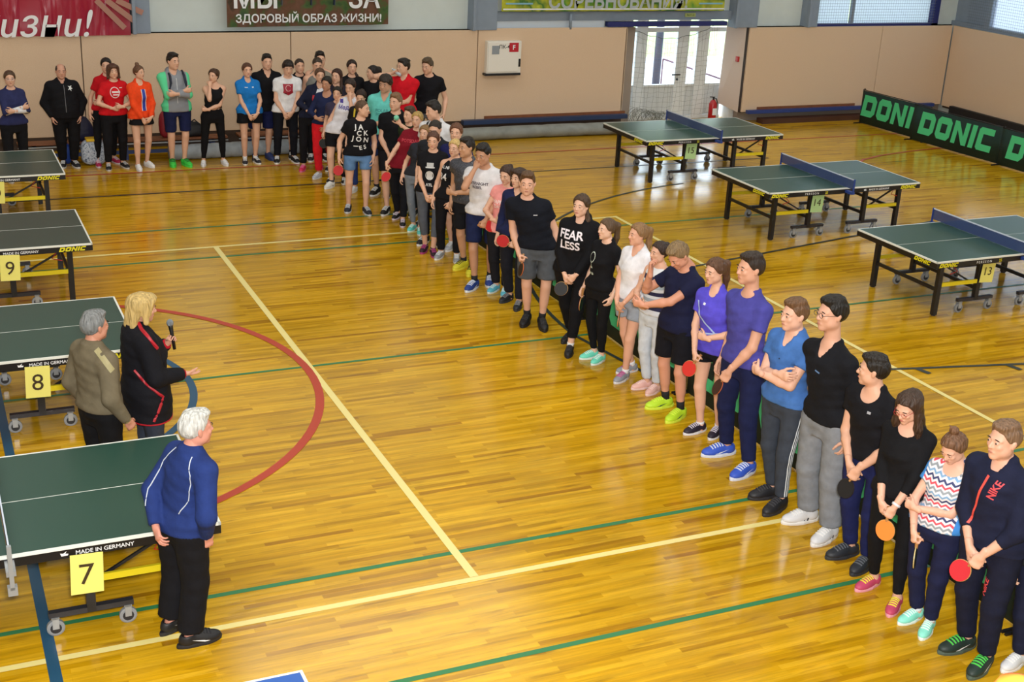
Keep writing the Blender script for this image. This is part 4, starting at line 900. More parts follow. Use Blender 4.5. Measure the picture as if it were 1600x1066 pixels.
    if up:
        g = G(lo-V3(.05, .05, 0), hi+V3(.05, .05, 0), res_c); off = up.get('off', .017)*s; hem = up.get('hem', .52)*H; sl_ = up.get('sleeve', .5); ln = up.get('loose', .35)
        Az, Bz = A.copy(), B.copy(); mxA = A[5:8].max(); 
        low_i = np.array(Zs0) < .70; Az[low_i] = np.maximum(Az[low_i], A[low_i]*(1-ln)+mxA*ln*1.0); mB = B.max(); Bz[low_i] = np.maximum(Bz[low_i], B[low_i]*(1-ln)+mB*ln*1.02)
        Zc = np.concatenate([[min(hem, Zs[0])-.01], Zs]); Az = np.concatenate([[Az[1]], Az]); Az[1] = Az[2]; Bz = np.concatenate([[Bz[1]], Bz]); Bz[1] = Bz[2]; Cz = np.concatenate([[C[1]], C]); hw = .078*H*w**.3*.92+.086*s*w**.6+(.012 if low.get('kind') == 'leggings' else .022)*s-off+up.get('hemoff', 0.); mlo = Zc < .57*H; Az[mlo] = np.maximum(Az[mlo], hw); Bz[mlo] = Bz[mlo]+.012*s
        g.prof(Zc, Az, Bz, Cz, x0, y0, 0., z0=hem, z1=neckz+.035*s, off=off, wr=up.get('wr', .0035), seed=len(label))
        if sl_ != 0 or up.get('cap', True):
            for S_, E_, W_, *_ in arms.values():
                if sl_ == 0:
                    if not up.get('tank'): g.ell(S_-V3(np.sign(S_[0]-nb[0])*.025, 0, -.005), (.05*mr+off*.5, .052*mr+off*.5, .05*mr), .03)
                    continue
                o2 = off*up.get('slo', 1.); g.ell(S_, (.050*mr+off*.8, .050*mr+off*.8, .052*mr+off*.8), .05)
                nb2 = nb+V3(0, 0, .012); g.cone(nb2, S_+V3(-np.sign(S_[0]-nb[0])*.02, 0, .014), .046*s*tr_+off*.6, .036*s*tr_+off*.6, .05)
                if sl_ <= 1: e_ = S_+(E_-S_)*sl_*1.1; g.cone(S_, e_, .047*mr+off*.8, .047*mr+o2*1.25, .03, c1=True)
                else:
                    f2 = min(1, sl_-1); e_ = E_+(W_-E_)*f2; g.cone(S_, E_, .049*mr+off, .041*mr+o2, .03); g.cone(E_, e_, .041*mr+o2, .03*s+o2*.6, .02, c1=True)
        if sex == 'm' or sl_ > 0: pass
        ncc = V3(float(x0(neckz)), float(y0(neckz)), neckz); nk = up.get('neck', 'crew')
        if nk == 'crew': g.ell(ncc+V3(0, .03*s, .012), (.072*s, .075*s, .038*s), .008, sub=True)
        if nk == 'v': g.cone(ncc+V3(0, .01*s, .01), ncc+V3(0, .115*s, -.085*s), .066*s, .012, .006, sub=True)
        if nk == 'scoop': g.ell(ncc+V3(0, .06*s, -.0), (.085*s, .085*s, .085*s), .008, sub=True)
        if nk == 'tank': 
            g.ell(ncc+V3(0, .05*s, .0), (.07*s, .08*s, .085*s), .008, sub=True)
        if nk in ('collar', 'hood'):
            hx = hcn+HR@V3(0, -.03*hs, -.13*hs)*1.0
            if nk == 'hood': g.ell(ncc+V3(0, -.07*s, .01), (.1*s, .065*s, .06*s), .03)
            g.cone(ncc-V3(0, .012, .01), ncc+V3(0, -.008*s, .05*s), .071*s, .066*s, .02, c1=True); g.cone(ncc+V3(0, .035*s, -.03), ncc+V3(0, .03*s, .12*s), .046*s, .062*s, .004, sub=True)
        m_up = up.get('m') or cloth(up['c'])
        uo = sdf_obj(up.get('name', 't_shirt'), g, m_up)
        if up.get('under'):
            for S_, E_, W_, *_r in arms.values(): MB().tube([S_+(E_-S_)*.9, E_, E_+(W_-E_)*.3, W_], [.044*mr, .046*mr, .046*mr, .033*s], 12).build('undershirt_sleeve', cloth(up['under']), uo, True)
        if up.get('cuffs'):
            for S_, E_, W_, *_r in arms.values(): u_ = unit(W_-E_); MB().tube([W_-u_*.05, W_-u_*.045, W_-u_*.0, W_+u_*.003], [.04*s, .045*s, .042*s, .036*s], 12).build('cuff', cloth(up['cuffs']), uo, True)
        vals = dict(H=H, s=s, x0=x0, y0=y0, Zs=Zs, arms=arms)
        if uo and (up.get('prints')):
            me = uo.data; tree = BVHTree.FromPolygons([tuple(v_.co) for v_ in me.vertices], [tuple(p_.vertices) for p_ in me.polygons])
            for pr in up['prints']: do_print(tree, root, uo, pr, H, x0, y0, tw)
    # ---- legs
    lo_o = None
    if low:
        kind = low.get('kind', 'trousers'); off = low.get('off', {'leggings': .004, 'jeans': .008}.get(kind, .016))*s; hl = hi+V3(.05, .05, 0); hl[2] = .68*H; g = G(lo-V3(.05, .05, 0), hl, res_c)
        wz_ = low.get('waist', .585)*H
        Bz = B.copy(); g.prof(Zs, A, Bz, C, x0, y0, 0., z0=(.448 if low.get('len', 1) > .25 else .468)*H, z1=wz_, off=max(.007, off*.6), wr=.0015)
        ln = low.get('len', {'shorts': .34}.get(kind, .94)); fl = low.get('flare', 0.)
        if kind == 'skirt':
            zb = low.get('bottom', .42)*H; g.prof([zb, .5*H], [A[1]+.03+fl, A[1]], [B[1]+.03+fl, B[1]], [0, 0], x0, y0, .01, z0=zb, z1=.52*H, off=.014)
        else:
            for Hp, K, An in legs:
                if ln <= .5:
                    e_ = Hp+(K-Hp)*(ln/.5); r1 = (.086+(.054-.086)*ln/.5)*lr; g.cone(Hp, e_, .086*lr+off, r1+off*1.7+fl, .03, c1=True)
                else:
                    e_ = K+(An-K)*((ln-.5)/.5); g.cone(Hp, K, .086*lr+off, .056*lr+off, .03)
                    if kind == 'leggings': g.cone(K, e_, .052*lr+off, .037*s+off, .02, c1=True); g.cone(K+(An-K)*.12-V3(0, .008*s, 0), K+(An-K)*.5-V3(0, .008*s, 0), .05*lr+off, .043*lr+off, .03)
                    else: g.cone(K, e_, .056*lr+off, .044*s+off*low.get('wide', .8)+fl, .02, c1=True)
            # cloth folds
        if kind in ('trousers', 'shorts', 'jeans'):
            sl3, X3, Y3, Z3 = g.win((-9, -9, 0), (9, 9, .55*H)); g.a[sl3] += .003*np.sin(24*Z3+14*X3+7*Y3)*np.sin(30*Z3-10*Y3+2)
        lo_o = sdf_obj({'leggings': 'leggings', 'shorts': 'shorts', 'skirt': 'skirt', 'jeans': 'jeans'}.get(kind, 'trousers'), g, low.get('m') or cloth(low['c']))
        for stp in low.get('stripes', []):      # (colour, count, side, from, to)
            colr, cnt, sides, f0, f1 = stp
            me = lo_o.data; tree = BVHTree.FromPolygons([tuple(v_.co) for v_ in me.vertices], [tuple(p_.vertices) for p_ in me.polygons])
            for i, sx in ((0, 1), (1, -1)):
                if (sx > 0 and 'R' not in sides) or (sx < 0 and 'L' not in sides): continue
                Hp, K, An = legs[i]
                for c_ in range(cnt):
                    V = []; F = []; N_ = 26; dy = (c_-(cnt-1)/2)*.019; last = None
                    for t in np.linspace(f0, f1, N_):
                        P_ = Hp+(K-Hp)*(t*2) if t < .5 else K+(An-K)*((t-.5)*2); row = []
                        for e2 in (-.0045*(1 if cnt > 1 else 3.5), .0045*(1 if cnt > 1 else 3.5)):
                            hit = tree.ray_cast(Vector((P_[0]+sx*.3, P_[1]+dy+e2, P_[2])), Vector((-sx, 0, 0)), .5)
                            row.append(tuple(hit[0]+Vector((sx*.003, 0, 0))) if hit[0] else None)
                        if None in row: last = None; continue
                        V += row
                        if last is not None: F.append((last, last+1, len(V)-1, len(V)-2))
                        last = len(V)-2
                    if F: link('side_stripe', mk_mesh('side_stripe', V, F, [mat('stripe_cloth', colr, .7)]), lo_o)
    # ---- shoes and socks
    if shoe:
        up_m, so_m, la_m = shoe_geo(shoe.get('kind', 'low')); 
        for i, sx in ((0, 1), (1, -1)):
            fy = math.radians((foot_yaw if foot_yaw is not None else 12)*(-sx)); An = ank[i]; fs = s*(1.1 if sex == 'm' else .99)
            m4 = Matrix.Translation((An[0], An[1], 0))@Matrix.Rotation(fy, 4, 'Z')@Matrix.Diagonal((fs, fs, fs, 1))
            so = link('shoe', up_m, root, mat('shoe_upper', shoe['c'], .55), m4); link('sole', so_m, so, mat('shoe_sole', shoe.get('sole', '#e8e8e8'), .6))
            link('laces', la_m, so, mat('laces', shoe.get('lace', shoe.get('sole', '#e8e8e8')), .7))
            if shoe.get('stripes'): link('stripes', shoe_stripes, so, mat('shoe_mark', shoe['stripes'], .6))
            if shoe.get('mark'): link('side_mark', shoe_swoosh, so, mat('shoe_mark', shoe['mark'], .6))
            if sock:
                Hp, K, An = legs[i]; sh_ = sock[1] if isinstance(sock, tuple) else .07; cc = sock[0] if isinstance(sock, tuple) else sock
                d_ = unit(K-An); MB().tube([An-V3(0, .0, .03)*s, An, An+d_*sh_*.5, An+d_*sh_], [.042*s, .038*s, .039*s, .042*s], 12).build('sock', mat('sock_cloth', cc, .8), root, True)
    root['_a'] = 0; del root['_a']
    return dict(root=root, arms=arms, H=H, s=s, mid=mid, Rt=Rt, F=FW, hcn=hcn, HR=HR, hs=hs, x0=x0, y0=y0, Zs=Zs, top=uo, legs=legs, bottom=lo_o, label=label)
def do_print(tree, root, parent, pr, H, x0, y0, tw):
    """pr = (kind, data, size, u, zfrac, colour, side, rot) ; u = metres towards the wearer's right, side 'F','B' or angle in degrees around the body"""
    kind, data, size, u, zf, colr = pr[:6]; side = pr[6] if len(pr) > 6 else 0; rot = pr[7] if len(pr) > 7 else 0
    if kind == 'text': v, f = text2d(data, size, .025)
    elif kind == 'rect': v, f = rect(data[0], data[1])
    elif kind == 'poly': v, f = np.array(data, float)*size, [tuple(range(len(data)))]
    elif kind == 'ring':
        n = 20; v = np.array([(math.cos(t)*r_*size, math.sin(t)*r_*size*1.15) for r_ in (1, .86) for t in np.linspace(0, 2*math.pi, n, False)]); f = [(i, (i+1) % n, n+(i+1) % n, n+i) for i in range(n)]
    if rot: c, s_ = math.cos(math.radians(rot)), math.sin(math.radians(rot)); v = np.stack([v[:, 0]*c-v[:, 1]*s_, v[:, 0]*s_+v[:, 1]*c], 1)
    import bmesh
    bm = bmesh.new(); vs = [bm.verts.new((p[0], p[1], 0)) for p in v]
    for q in f:
        try: bm.faces.new([vs[i] for i in q])
        except Exception: pass
    big = max(np.ptp(v[:, 0]), np.ptp(v[:, 1])) if kind != 'text' else size*.5
    bmesh.ops.triangulate(bm, faces=bm.faces[:])
    for _ in range(4):
        ed = [e for e in bm.edges if e.calc_length() > .028]
        if not ed: break
        bmesh.ops.subdivide_edges(bm, edges=ed, cuts=1); bmesh.ops.triangulate(bm, faces=bm.faces[:])
    a = math.radians(side)+tw; dr = Vector((math.sin(a), -math.cos(a), 0)); rt = Vector((math.cos(a), math.sin(a), 0)); z = zf*H; cx, cy = float(x0(z)), float(y0(z)); ok = True
    out = []
    for q in bm.verts:
        X, Z = q.co.x, q.co.y; o = Vector((cx, cy, z+Z))+rt*(u-X)-dr*.6; hit = tree.ray_cast(o, dr, 1.2)
        out.append(hit[0]-dr*.0035 if hit[0] else None)
    for q, p in zip(bm.verts, out):
        if p is not None: q.co = p
    bad = [q for q, p in zip(bm.verts, out) if p is None]
    if bad: bmesh.ops.delete(bm, geom=bad, context='VERTS')
    me = bpy.data.meshes.new('print'); bm.to_mesh(me); bm.free(); me.materials.append(mat('print_ink', colr, .6)); link('print', me, parent)
# ---- rackets
RK = dict(blade=MB().prism([(.075*math.cos(t), .083+.078*math.sin(t)) for t in np.linspace(0, 2*math.pi, 24, False)], -.003, .003).mesh('blade'),
          rub=MB().prism([(.073*math.cos(t), .085+.075*math.sin(t)) for t in np.linspace(0, 2*math.pi, 24, False)], .003, .006).mesh('rubber'),
          rub2=MB().prism([(.073*math.cos(t), .085+.075*math.sin(t)) for t in np.linspace(0, 2*math.pi, 24, False)], -.006, -.003).mesh('rubber'),
          handle=MB().tube([(0, 0, .02), (0, 0, -.02), (0, 0, -.06), (0, 0, -.095)], [.010, .0125, .013, .015], 8).mesh('handle'))
def racket(pd, side, label, front='#c41c24', backc='#16161a', d=(0, 0, -1), nrm=(0, 1, 0), off=(0, 0, 0), edge='#c89a5c'):
    """held in the hand of a person; d, nrm in the holder's frame (right, forward, up)"""
    S_, E_, W_, x, y, z, pose, sx = pd['arms'][side]; gp = W_+z*.075*pd['s']+y*.028*pd['s']+V3(*off)
    Rt, F = pd['Rt'], pd['F']; tw_ = lambda v: Rt*v[0]+F*v[1]+V3(0, 0, 1)*v[2]
    P = V3(pd['mid'][0], pd['mid'][1], 0)+tw_(gp); D = unit(tw_(d)); Nn = tw_(nrm); Nn = unit(Nn-D*(Nn@D)); X = np.cross(Nn, D)
    e = thing('table_tennis_racket', label, 'racket'); e.matrix_world = Matrix([[X[i], Nn[i], D[i], (P+D*.035)[i]] for i in range(3)]+[[0, 0, 0, 1]])
    link('blade', RK['blade'], e, mat('blade_wood', edge, .5)); link('rubber', RK['rub'], e, mat('rubber', front, .5)); link('rubber', RK['rub2'], e, mat('rubber', backc, .5)); link('handle', RK['handle'], e, mat('handle_wood', '#b07c44', .5)); return e
# ------------------------------------------------------------------ the people
K = '#131318'; NV = '#1b2140'; W_ = '#e6e6ea'; BR = '#3a2a20'; DK = '#1e1814'; BL = '#a08456'; LB = '#75593c'
def tee(c, **k): return dict(c=c, **k)
pp = {}
def raglan(body, sleeve, xl, zz=None):
    m = bpy.data.materials.new('two_tone_cloth'); m.use_nodes = True; nt = m.node_tree; b = nt.nodes['Principled BSDF']; b.inputs['Roughness'].default_value = .85; N = nt.nodes; Lk = nt.links
    tc = N.new('ShaderNodeTexCoord'); sp = N.new('ShaderNodeSeparateXYZ'); Lk.new(tc.outputs['Object'], sp.inputs[0])
    def mth(op, a, c=None):
        n = N.new('ShaderNodeMath'); n.operation = op
        for i, v in enumerate((a, c)):
            if v is None: continue
            if isinstance(v, (int, float)): n.inputs[i].default_value = v
            else: Lk.new(v, n.inputs[i])
        return n.outputs[0]
    ax = mth('ABSOLUTE', sp.outputs[0]); f = mth('GREATER_THAN', ax, xl); mx = N.new('ShaderNodeMix'); mx.data_type = 'RGBA'; Lk.new(f, mx.inputs[0]); mx.inputs[6].default_value = lin(body); mx.inputs[7].default_value = lin(sleeve)
    if zz:
        t = mth('PINGPONG', mth('ADD', sp.outputs[0], 5.), .028); q = mth('ADD', sp.outputs[2], mth('MULTIPLY', t, .7)); q = mth('FRACT', mth('DIVIDE', q, .13)); cr = N.new('ShaderNodeValToRGB'); cr.color_ramp.interpolation = 'CONSTANT'; e = cr.color_ramp.elements
        while len(e) < 8: e.new(.5)
        for i, (p, c) in enumerate(zip((0, .12, .25, .37, .5, .62, .75, .88), ('#d85060', body, '#3c4470', body, '#7fa8d0', body, '#9098a0', body))): e[i].position = p; e[i].color = lin(c)
        Lk.new(q, cr.inputs[0]); Lk.new(cr.outputs[0], mx.inputs[6])
    Lk.new(mx.outputs[2], b.inputs['Base Color']); return m
# --- row along the back wall, from the left
pp['b1'] = person('person in navy T-shirt over white long sleeves, arms crossed, far left by the wall', 'f', (14, 110), None, 285, 'pull+bun', '#54402e', 1.7, look=-15, R='cross', L='cross2', up=tee('#2c3058', sleeve=1, under='#dcdce0'), low=dict(c=K), shoe=dict(c='#222'), glasses='#c8ccd0')
pp['b2'] = person('bald stocky person in black jacket with white chest emblem, hands in pockets', 'm', (94, 99), [(100, 258), (117, 258)], 272, 'balding', '#4a3c32', R='pocket', L='pocket', sk='#cf9c84', w=1.16, up=tee(K, name='jacket', sleeve=2, neck='collar', fat=1.35, off=.028, hem=.49, prints=[('rect', (.008, .42), 1, 0, .68, '#6a6a70'), ('poly', [(-.4, -.3), (-.1, .1), (-.35, .4), (0, .3), (.3, .45), (.2, .1), (.45, -.1), (.15, -.15), (.2, -.5), (-.1, -.2)], .09, -.1, .775, '#d8dcdc')]), low=dict(c='#121216', off=.03), shoe=dict(c='#1a1a20', sole='#c8c8c8'))
pp['b3'] = person('person in plain red T-shirt with high dark ponytail, half hidden behind another red shirt', 'f', (165, 90), [(155, 257), (180, 252)], 280, 'pull+pony', DK, look=-20, R='down', L='hold', up=tee('#c01420'), low=dict(c=K, kind='leggings'), shoe=dict(c='#b02050', sole='#d8c8d0'))
pp['b4'] = person('person in red T-shirt with white circular print, brown hair, hands at belly', 'f', (176, 99), [(171, 262), (194, 259)], 275, 'bob', '#54382a', R='belly', L='belly2', w=1.08, up=tee('#cf1822', prints=[('ring', 0, .075, .01, .74, '#e8d8d8'), ('rect', (.13, .028), 1, -.01, .745, '#e8d8d8'), ('rect', (.10, .02), 1, -.01, .72, '#e8d8d8'), ('rect', (.05, .012), 1, -.09, .78, '#e8d8d8')]), low=dict(c=K), shoe=dict(c='#1a1a1e', sole='#ccc8c8'))
pp['b5'] = person('person in orange zip jacket over blue top, bun, bare legs and white shoes', 'f', (217, 102), [(218, 263), (232, 258)], 285, 'pull+topbun', '#6a4a34', look=20, R='clasp', L='clasp2', headk=.92, up=tee('#f04c20', name='jacket', sleeve=1.95, neck='collar', hem=.5, prints=[('rect', (.05, .34), 1, -.01, .68, '#2840a8'), ('rect', (.01, .34), 1, .022, .68, '#e8e4e4'), ('rect', (.01, .34), 1, -.042, .68, '#e8e4e4')]), low=dict(c=K, kind='skirt', bottom=.44), shoe=dict(c='#e8e8ea', sole='#e8e8ea'))
pp['b6'] = person('person in grey and mint hoodie, arms crossed, navy shorts, bright green shoes', 'm', (270, 82), [(271, 256), (290, 256)], 275, 'short', DK, look=20, R='cross', L='cross2', up=tee('#8c9098', m=raglan('#8c9098', '#5cd89c', .165), name='hoodie', sleeve=1.95, neck='hood', hem=.49, prints=[('rect', (.008, .4), 1, 0, .68, '#d8dce0')]), low=dict(c='#1a2148', kind='shorts', len=.42), shoe=dict(c='#38c848', sole='#48e058', lace='#186028'))
pp['b7'] = person('person in black tank top and black leggings, hand at chin, curly tied hair', 'f', (333, 107), [(319, 256), (350, 255)], 268, 'pull+puff', '#4a3020', look=-35, R='chin', L='hold', w=1.08, up=tee(K, sleeve=0, neck='scoop', hem=.6, off=.008, tank=1), low=dict(c='#101014', kind='leggings', waist=.60), shoe=dict(c='#d8d8dc'))
pp['b8'] = person('person in bright blue polo shirt and black shorts, hands clasped in front', 'f', (386, 98), [(384, 253), (400, 252)], 270, 'pull+bun', '#5a3a2a', R='clasp', L='clasp2', up=tee('#1e78c8', neck='collar', hem=.5, prints=[('rect', (.05, .012), 1, .05, .77, '#dce8f4'), ('rect', (.03, .02), 1, -.06, .77, '#dce8f4')]), low=dict(c=K, kind='shorts', len=.2, flare=.01, off=.02), shoe=dict(c='#20222c', mark='#dddddd'), sock=('#e0e0e0', .05))
pp['b9'] = person('person in black V-neck T-shirt and shiny navy shorts behind the blue polo', 'm', (417, 84), [(400, 247), (420, 246)], 268, 'short', DK, w=1.08, R='back', L='back', up=tee(K, neck='v', hem=.47), low=dict(c='#181f4c', kind='shorts', len=.44, off=.025), shoe=dict(c='#2a3c70', sole='#2a3c70'))
pp['b10'] = person('person in white T-shirt with red crest print, hands clasped, dark trousers', 'm', (450, 94), [(434, 251), (460, 251)], 265, 'fringe', '#241814', nod=10, R='clasp', L='clasp2', up=tee('#e4e4e8', hem=.5, prints=[('poly', [(-.5, .5), (.5, .5), (.45, -.1), (.5, -.35), (0, -.6), (-.5, -.35), (-.45, -.1)], .17, 0, .73, '#a01830'), ('ring', 0, .045, 0, .74, '#e0c8c8'), ('rect', (.11, .016), 1, 0, .69, '#1c1418')]), low=dict(c='#14161f', waist=.57), shoe=dict(c='#16181e'))
pp['b11'] = person('person with short receding hair, black T-shirt and shorts, behind the red crest shirt', 'm', (468, 91), [(466, 244)], 268, 'buzz', '#3a2c24', R='back', L='back', up=tee('#16161c'), low=dict(c='#14141a', kind='shorts', len=.4), shoe=dict(c='#16161c', stripes='#e0e0e0'), sock=('#16161c', .07))
pp['b20'] = person('person in black T-shirt with dark tied hair standing at the back, face to camera', 'f', (550, 93), None, 262, 'pull+side', '#2e1e18', 1.74, R='down', L='down', up=tee(K), low=dict(c=K), shoe=dict(c='#222'))
pp['b14'] = person('dark-haired person mostly hidden, tallest at the back of the crowd', 'm', (500, 80), None, 262, 'short', DK, 1.84, R='down', L='down', up=tee('#8a8478', sleeve=0), low=dict(c=K), shoe=dict(c='#222'))
pp['b13'] = person('person in grey sleeveless top behind the navy and red jacket', 'm', (496, 89), None, 262, 'buzz', '#3c2e22', 1.76, nod=12, R='down', L='down', up=tee('#7c7c78', sleeve=0, neck='tank', tank=1), low=dict(c=K), shoe=dict(c='#222'))
pp['b12'] = person('person in navy, red and white zip jacket and dark trousers, pink shoes', 'f', (500, 106), [(474, 264), (499, 260)], 252, 'pull+bun', '#5a4030', look=10, R='belly', L='belly2', up=tee('#1c2036', name='jacket', sleeve=1.95, neck='collar', hem=.52, prints=[('rect', (.12, .16), 1, -.07, .70, '#c02030', -25), ('rect', (.09, .12), 1, -.07, .785, '#dcdce4', -25)]), low=dict(c=K), shoe=dict(c='#d8305c', sole='#e070a0'))
pp['b15'] = person('person in navy zip jacket and bright red trousers, white shoes', 'f', (510, 119), [(501, 276), (512, 270)], 235, 'pull+bun', DK, sk='#c08c70', look=-5, nod=5, R='belly', L='clasp2', up=tee('#20284c', name='jacket', sleeve=1.7, neck='scoop', hem=.53), low=dict(c='#d81c28', off=.022), shoe=dict(c='#b8bcc8', sole='#d8dce0'))
pp['b16'] = person('person with long loose dark brown hair, behind the white sleeveless shirt', 'f', (526, 107), None, 240, 'longback', '#3a2018', 1.70, look=-10, R='down', L='down', up=tee('#2a2430'), low=dict(c=K), shoe=dict(c='#222'))
pp['b17'] = person('short person whose face peeks out between navy jacket and white shirt', 'f', (527, 135), None, 240, 'pull+bun', DK, 1.55, R='down', L='down', up=tee('#3c3850'), low=dict(c=K), shoe=dict(c='#222'))
pp['b18'] = person('person in white sleeveless sports shirt with violet shoulders and lettering, hand at face', 'f', (547, 123), [(520, 291), (537, 283)], 232, 'pull+bun', '#2c1c18', nod=12, w=1.04, R='down', L='face', up=tee('#e2e2ec', sleeve=0, neck='v', hem=.5, prints=[('text', 'Мед.', .085, .0, .745, '#4a3c98'), ('rect', (.05, .07), 1, .12, .80, '#4a3c98', 20)]), low=dict(c=K, kind='shorts', len=.3), shoe=dict(c='#dcdcd8', sole='#e8e8e8', stripes='#20402c'), sock=('#30343c', .04))
pp['b19'] = person('person with dark hair and black and yellow top, behind the printed black T-shirt', 'f', (564, 140), None, 238, 'pull+bun', '#2e1c16', 1.62, nod=15, R='down', L='down', up=tee('#1c1a1c', prints=[('rect', (.03, .12), 1, .09, .78, '#d0b428')]), low=dict(c='#283a70'), shoe=dict(c='#e0e0e0'))
pp['b21'] = person('person in black with thick dark ponytail, turned left, behind the mint T-shirt', 'f', (582, 102), None, 225, 'pull+puff', '#1e1614', 1.66, look=-40, R='down', L='down', up=tee('#15151a'), low=dict(c=K), shoe=dict(c='#222'))
pp['b22'] = person('person in mint green V-neck T-shirt with faint print, dark fringe', 'm', (602, 116), [(588, 301), (603, 304)], 240, 'fringe', '#2a1e18', look=-12, nod=12, tilt=-8, sk='#cf9f84', R='down', L='hold', up=tee('#68c8c0', neck='v', prints=[('text', 'POLAR\nPOINT', .065, .0, .70, '#3c9090')]), low=dict(c='#222b50', kind='shorts', len=.36), shoe=dict(c='#18181c'), sock=('#1a1a20', .09))
pp['b23'] = person('person in red polo shirt with tied-up hair, drinking from a small bottle', 'm', (630, 91), None, 228, 'short+knot', '#241a16', 1.86, look=-30, R='drink', L='hold', w=1.05, up=tee('#cc1424', neck='collar'), low=dict(c=K), shoe=dict(c='#222'))
pp['b24'] = person('person in plain black T-shirt and grey shorts standing alone at the back right', 'm', (668, 90), None, 245, 'tuft', '#54422e', 1.84, look=-25, nod=12, R='down', L='downout', up=tee('#131319', hem=.5), low=dict(c='#6c7078', kind='shorts', len=.4), shoe=dict(c='#2a2a30'))
pp['b27'] = person('person in dark green long-sleeved top raising a hand beside the plain black T-shirt', 'm', (640, 166), None, 215, 'short', '#4a3828', 1.62, look=-10, R='down', L='up', up=tee('#28331e', sleeve=1.1), low=dict(c='#20242c'), shoe=dict(c='#222'))
pp['b25'] = person('person in black T-shirt with scattered white letters and light blue shorts', 'm', (567, 156), [(545, 327), (572, 331)], 258, 'buzz', '#5c4432', look=55, R='downout', L='down', up=tee('#131318', sleeve=.45, prints=[('text', 'J A', .10, .03, .77, '#e6e6e6'), ('text', 'C K', .10, -.03, .725, '#e6e6e6'), ('text', 'J O N', .10, .0, .665, '#e6e6e6', 0, -8), ('text', 'E S', .085, -.05, .60, '#e6e6e6', 0, 12), ('rect', (.07, .012), 1, .05, .61, '#e6e6e6')]), low=dict(c='#6288b8', kind='shorts', len=.25, off=.013, flare=.0, stripes=[('#d8dce4', 1, 'L', .04, .2)]), shoe=dict(c='#1d2230', sole='#c8ccd4', kind='low'))
pp['b26'] = person('person in plain black T-shirt and shorts, wrist held in hand, black and white skate shoes', 'm', (618, 145), [(604, 331), (622, 322)], 245, 'tuft', '#806044', look=-25, w=1.05, R='clasp', L='clasp2', up=tee('#121217'), low=dict(c='#17171c', kind='shorts', len=.34), shoe=dict(c='#18181c', sole='#e4e4e4', mark='#e4e4e4'), sock=('#e0e0e0', .03))
pp['b28'] = person('blond person in dark red T-shirt and black trousers, arm stretched with red racket', 'f', (652, 174), [(621, 338), (628, 349)], 238, 'pull+bun', '#b89858', look=-10, R='point', L='down', up=tee('#7c1424', hem=.5, prints=[('text', 'POTSDAM', .06, .0, .75, '#c83848')]), low=dict(c='#17181f', off=.012), shoe=dict(c='#1a1a20', sole='#e0d0e0'))
pp['b29'] = person('person with dark hair in white T-shirt with black backpack straps', 'm', (677, 157), None, 220, 'short', DK, 1.84, look=-30, nod=10, R='down', L='down', up=tee('#dcdce0', prints=[('rect', (.035, .3), 1, .1, .77, '#1c1c24'), ('rect', (.035, .3), 1, -.1, .77, '#1c1c24')]), low=dict(c='#1b1b20'), shoe=dict(c='#222'))
pp['b32'] = person('person with light brown hair, grey leggings and mint shoes, behind the black cat print shirt', 'f', (664, 195), [(645, 357), (655, 362)], 238, 'pull+bun', '#8a6a44', look=-10, R='down', L='down', h=1.6, up=tee('#2a2c34', off=.01), low=dict(c='#7c8490', kind='leggings'), shoe=dict(c='#68d0c8', sole='#dff0ee'))
pp['b30'] = person('person with cropped dark hair and dark grey T-shirt, behind the black cat print shirt', 'm', (680, 187), None, 232, 'buzz', '#2c241e', 1.74, nod=14, R='down', L='down', up=tee('#24262c'), low=dict(c='#1a1a20'), shoe=dict(c='#1c1c22'))
pp['b33'] = person('person in navy blue top with white letters, behind the black numbered tank top', 'f', (713, 192), [(705, 387), (714, 393)], 236, 'pull+bun', '#6a4430', R='hold', L='down', up=tee('#222558', prints=[('text', 'NG', .12, .10, .72, '#e0e0ee', -35)]), low=dict(c='#1c1e3c', kind='shorts', len=.4), shoe=dict(c='#b8bcc4', stripes='#e8e8e8'), sock=('#e8e8e8', .05))
pp['b31'] = person('person in black T-shirt with white face print, grey and black cropped leggings', 'f', (677, 205), [(666, 390), (674, 396)], 246, 'pull+bun', '#5a3a2c', look=-5, nod=6, R='clasp', L='clasp2', up=tee('#131318', sleeve=.4, prints=[('ring', 0, .055, .02, .66, '#e0e0e0'), ('rect', (.075, .10), 1, .02, .66, '#d4d4d4'), ('rect', (.12, .015), 1, .02, .725, '#d4d4d4'), ('rect', (.09, .05), 1, .02, .745, '#b8b8b8'), ('text', 'ΛTL', .05, .02, .585, '#e0e0e0')]), low=dict(c='#5a606c', kind='leggings', len=.76, stripes=[('#16161c', 1, 'RL', .02, .74)]), shoe=dict(c='#301828', sole='#b04080'), sock=('#303038', .03))
pp['b34'] = person('fair-haired person in black tank top with white number, black trousers, grey striped shoes', 'f', (711, 217), [(688, 400), (712, 405)], 236, 'pull', '#d0b070', look=-15, R='down', L='clasp', up=tee('#131318', sleeve=0, neck='tank', tank=1, prints=[('text', '34', .13, .06, .70, '#e4e4e8', -25), ('text', 'ALL NPT', .05, .05, .775, '#e4e4e8', -25)]), low=dict(c='#14141a', off=.012), shoe=dict(c='#9a9ea6', sole='#e4e4e4', stripes='#f0f0f0'), sock=('#e8e8e8', .03))
pp['b35'] = person('person in mottled dark grey T-shirt and black shorts, yellow and black shoes, looking left', 'm', (729, 214), [(722, 416), (735, 424)], 222, 'short', '#221a16', look=-25, R='down', L='hold', sk='#c49474', up=tee('#3a3c44', sleeve=.3, m=noise_cols('mottled_cloth', ['#24252b', '#4a4c56', '#2c2e36', '#5a5c66'], 26)), low=dict(c='#17181e', kind='shorts', len=.4), shoe=dict(c='#d8d030', sole='#e8e040', lace='#1a1a1a'), sock=('#17181e', .08))
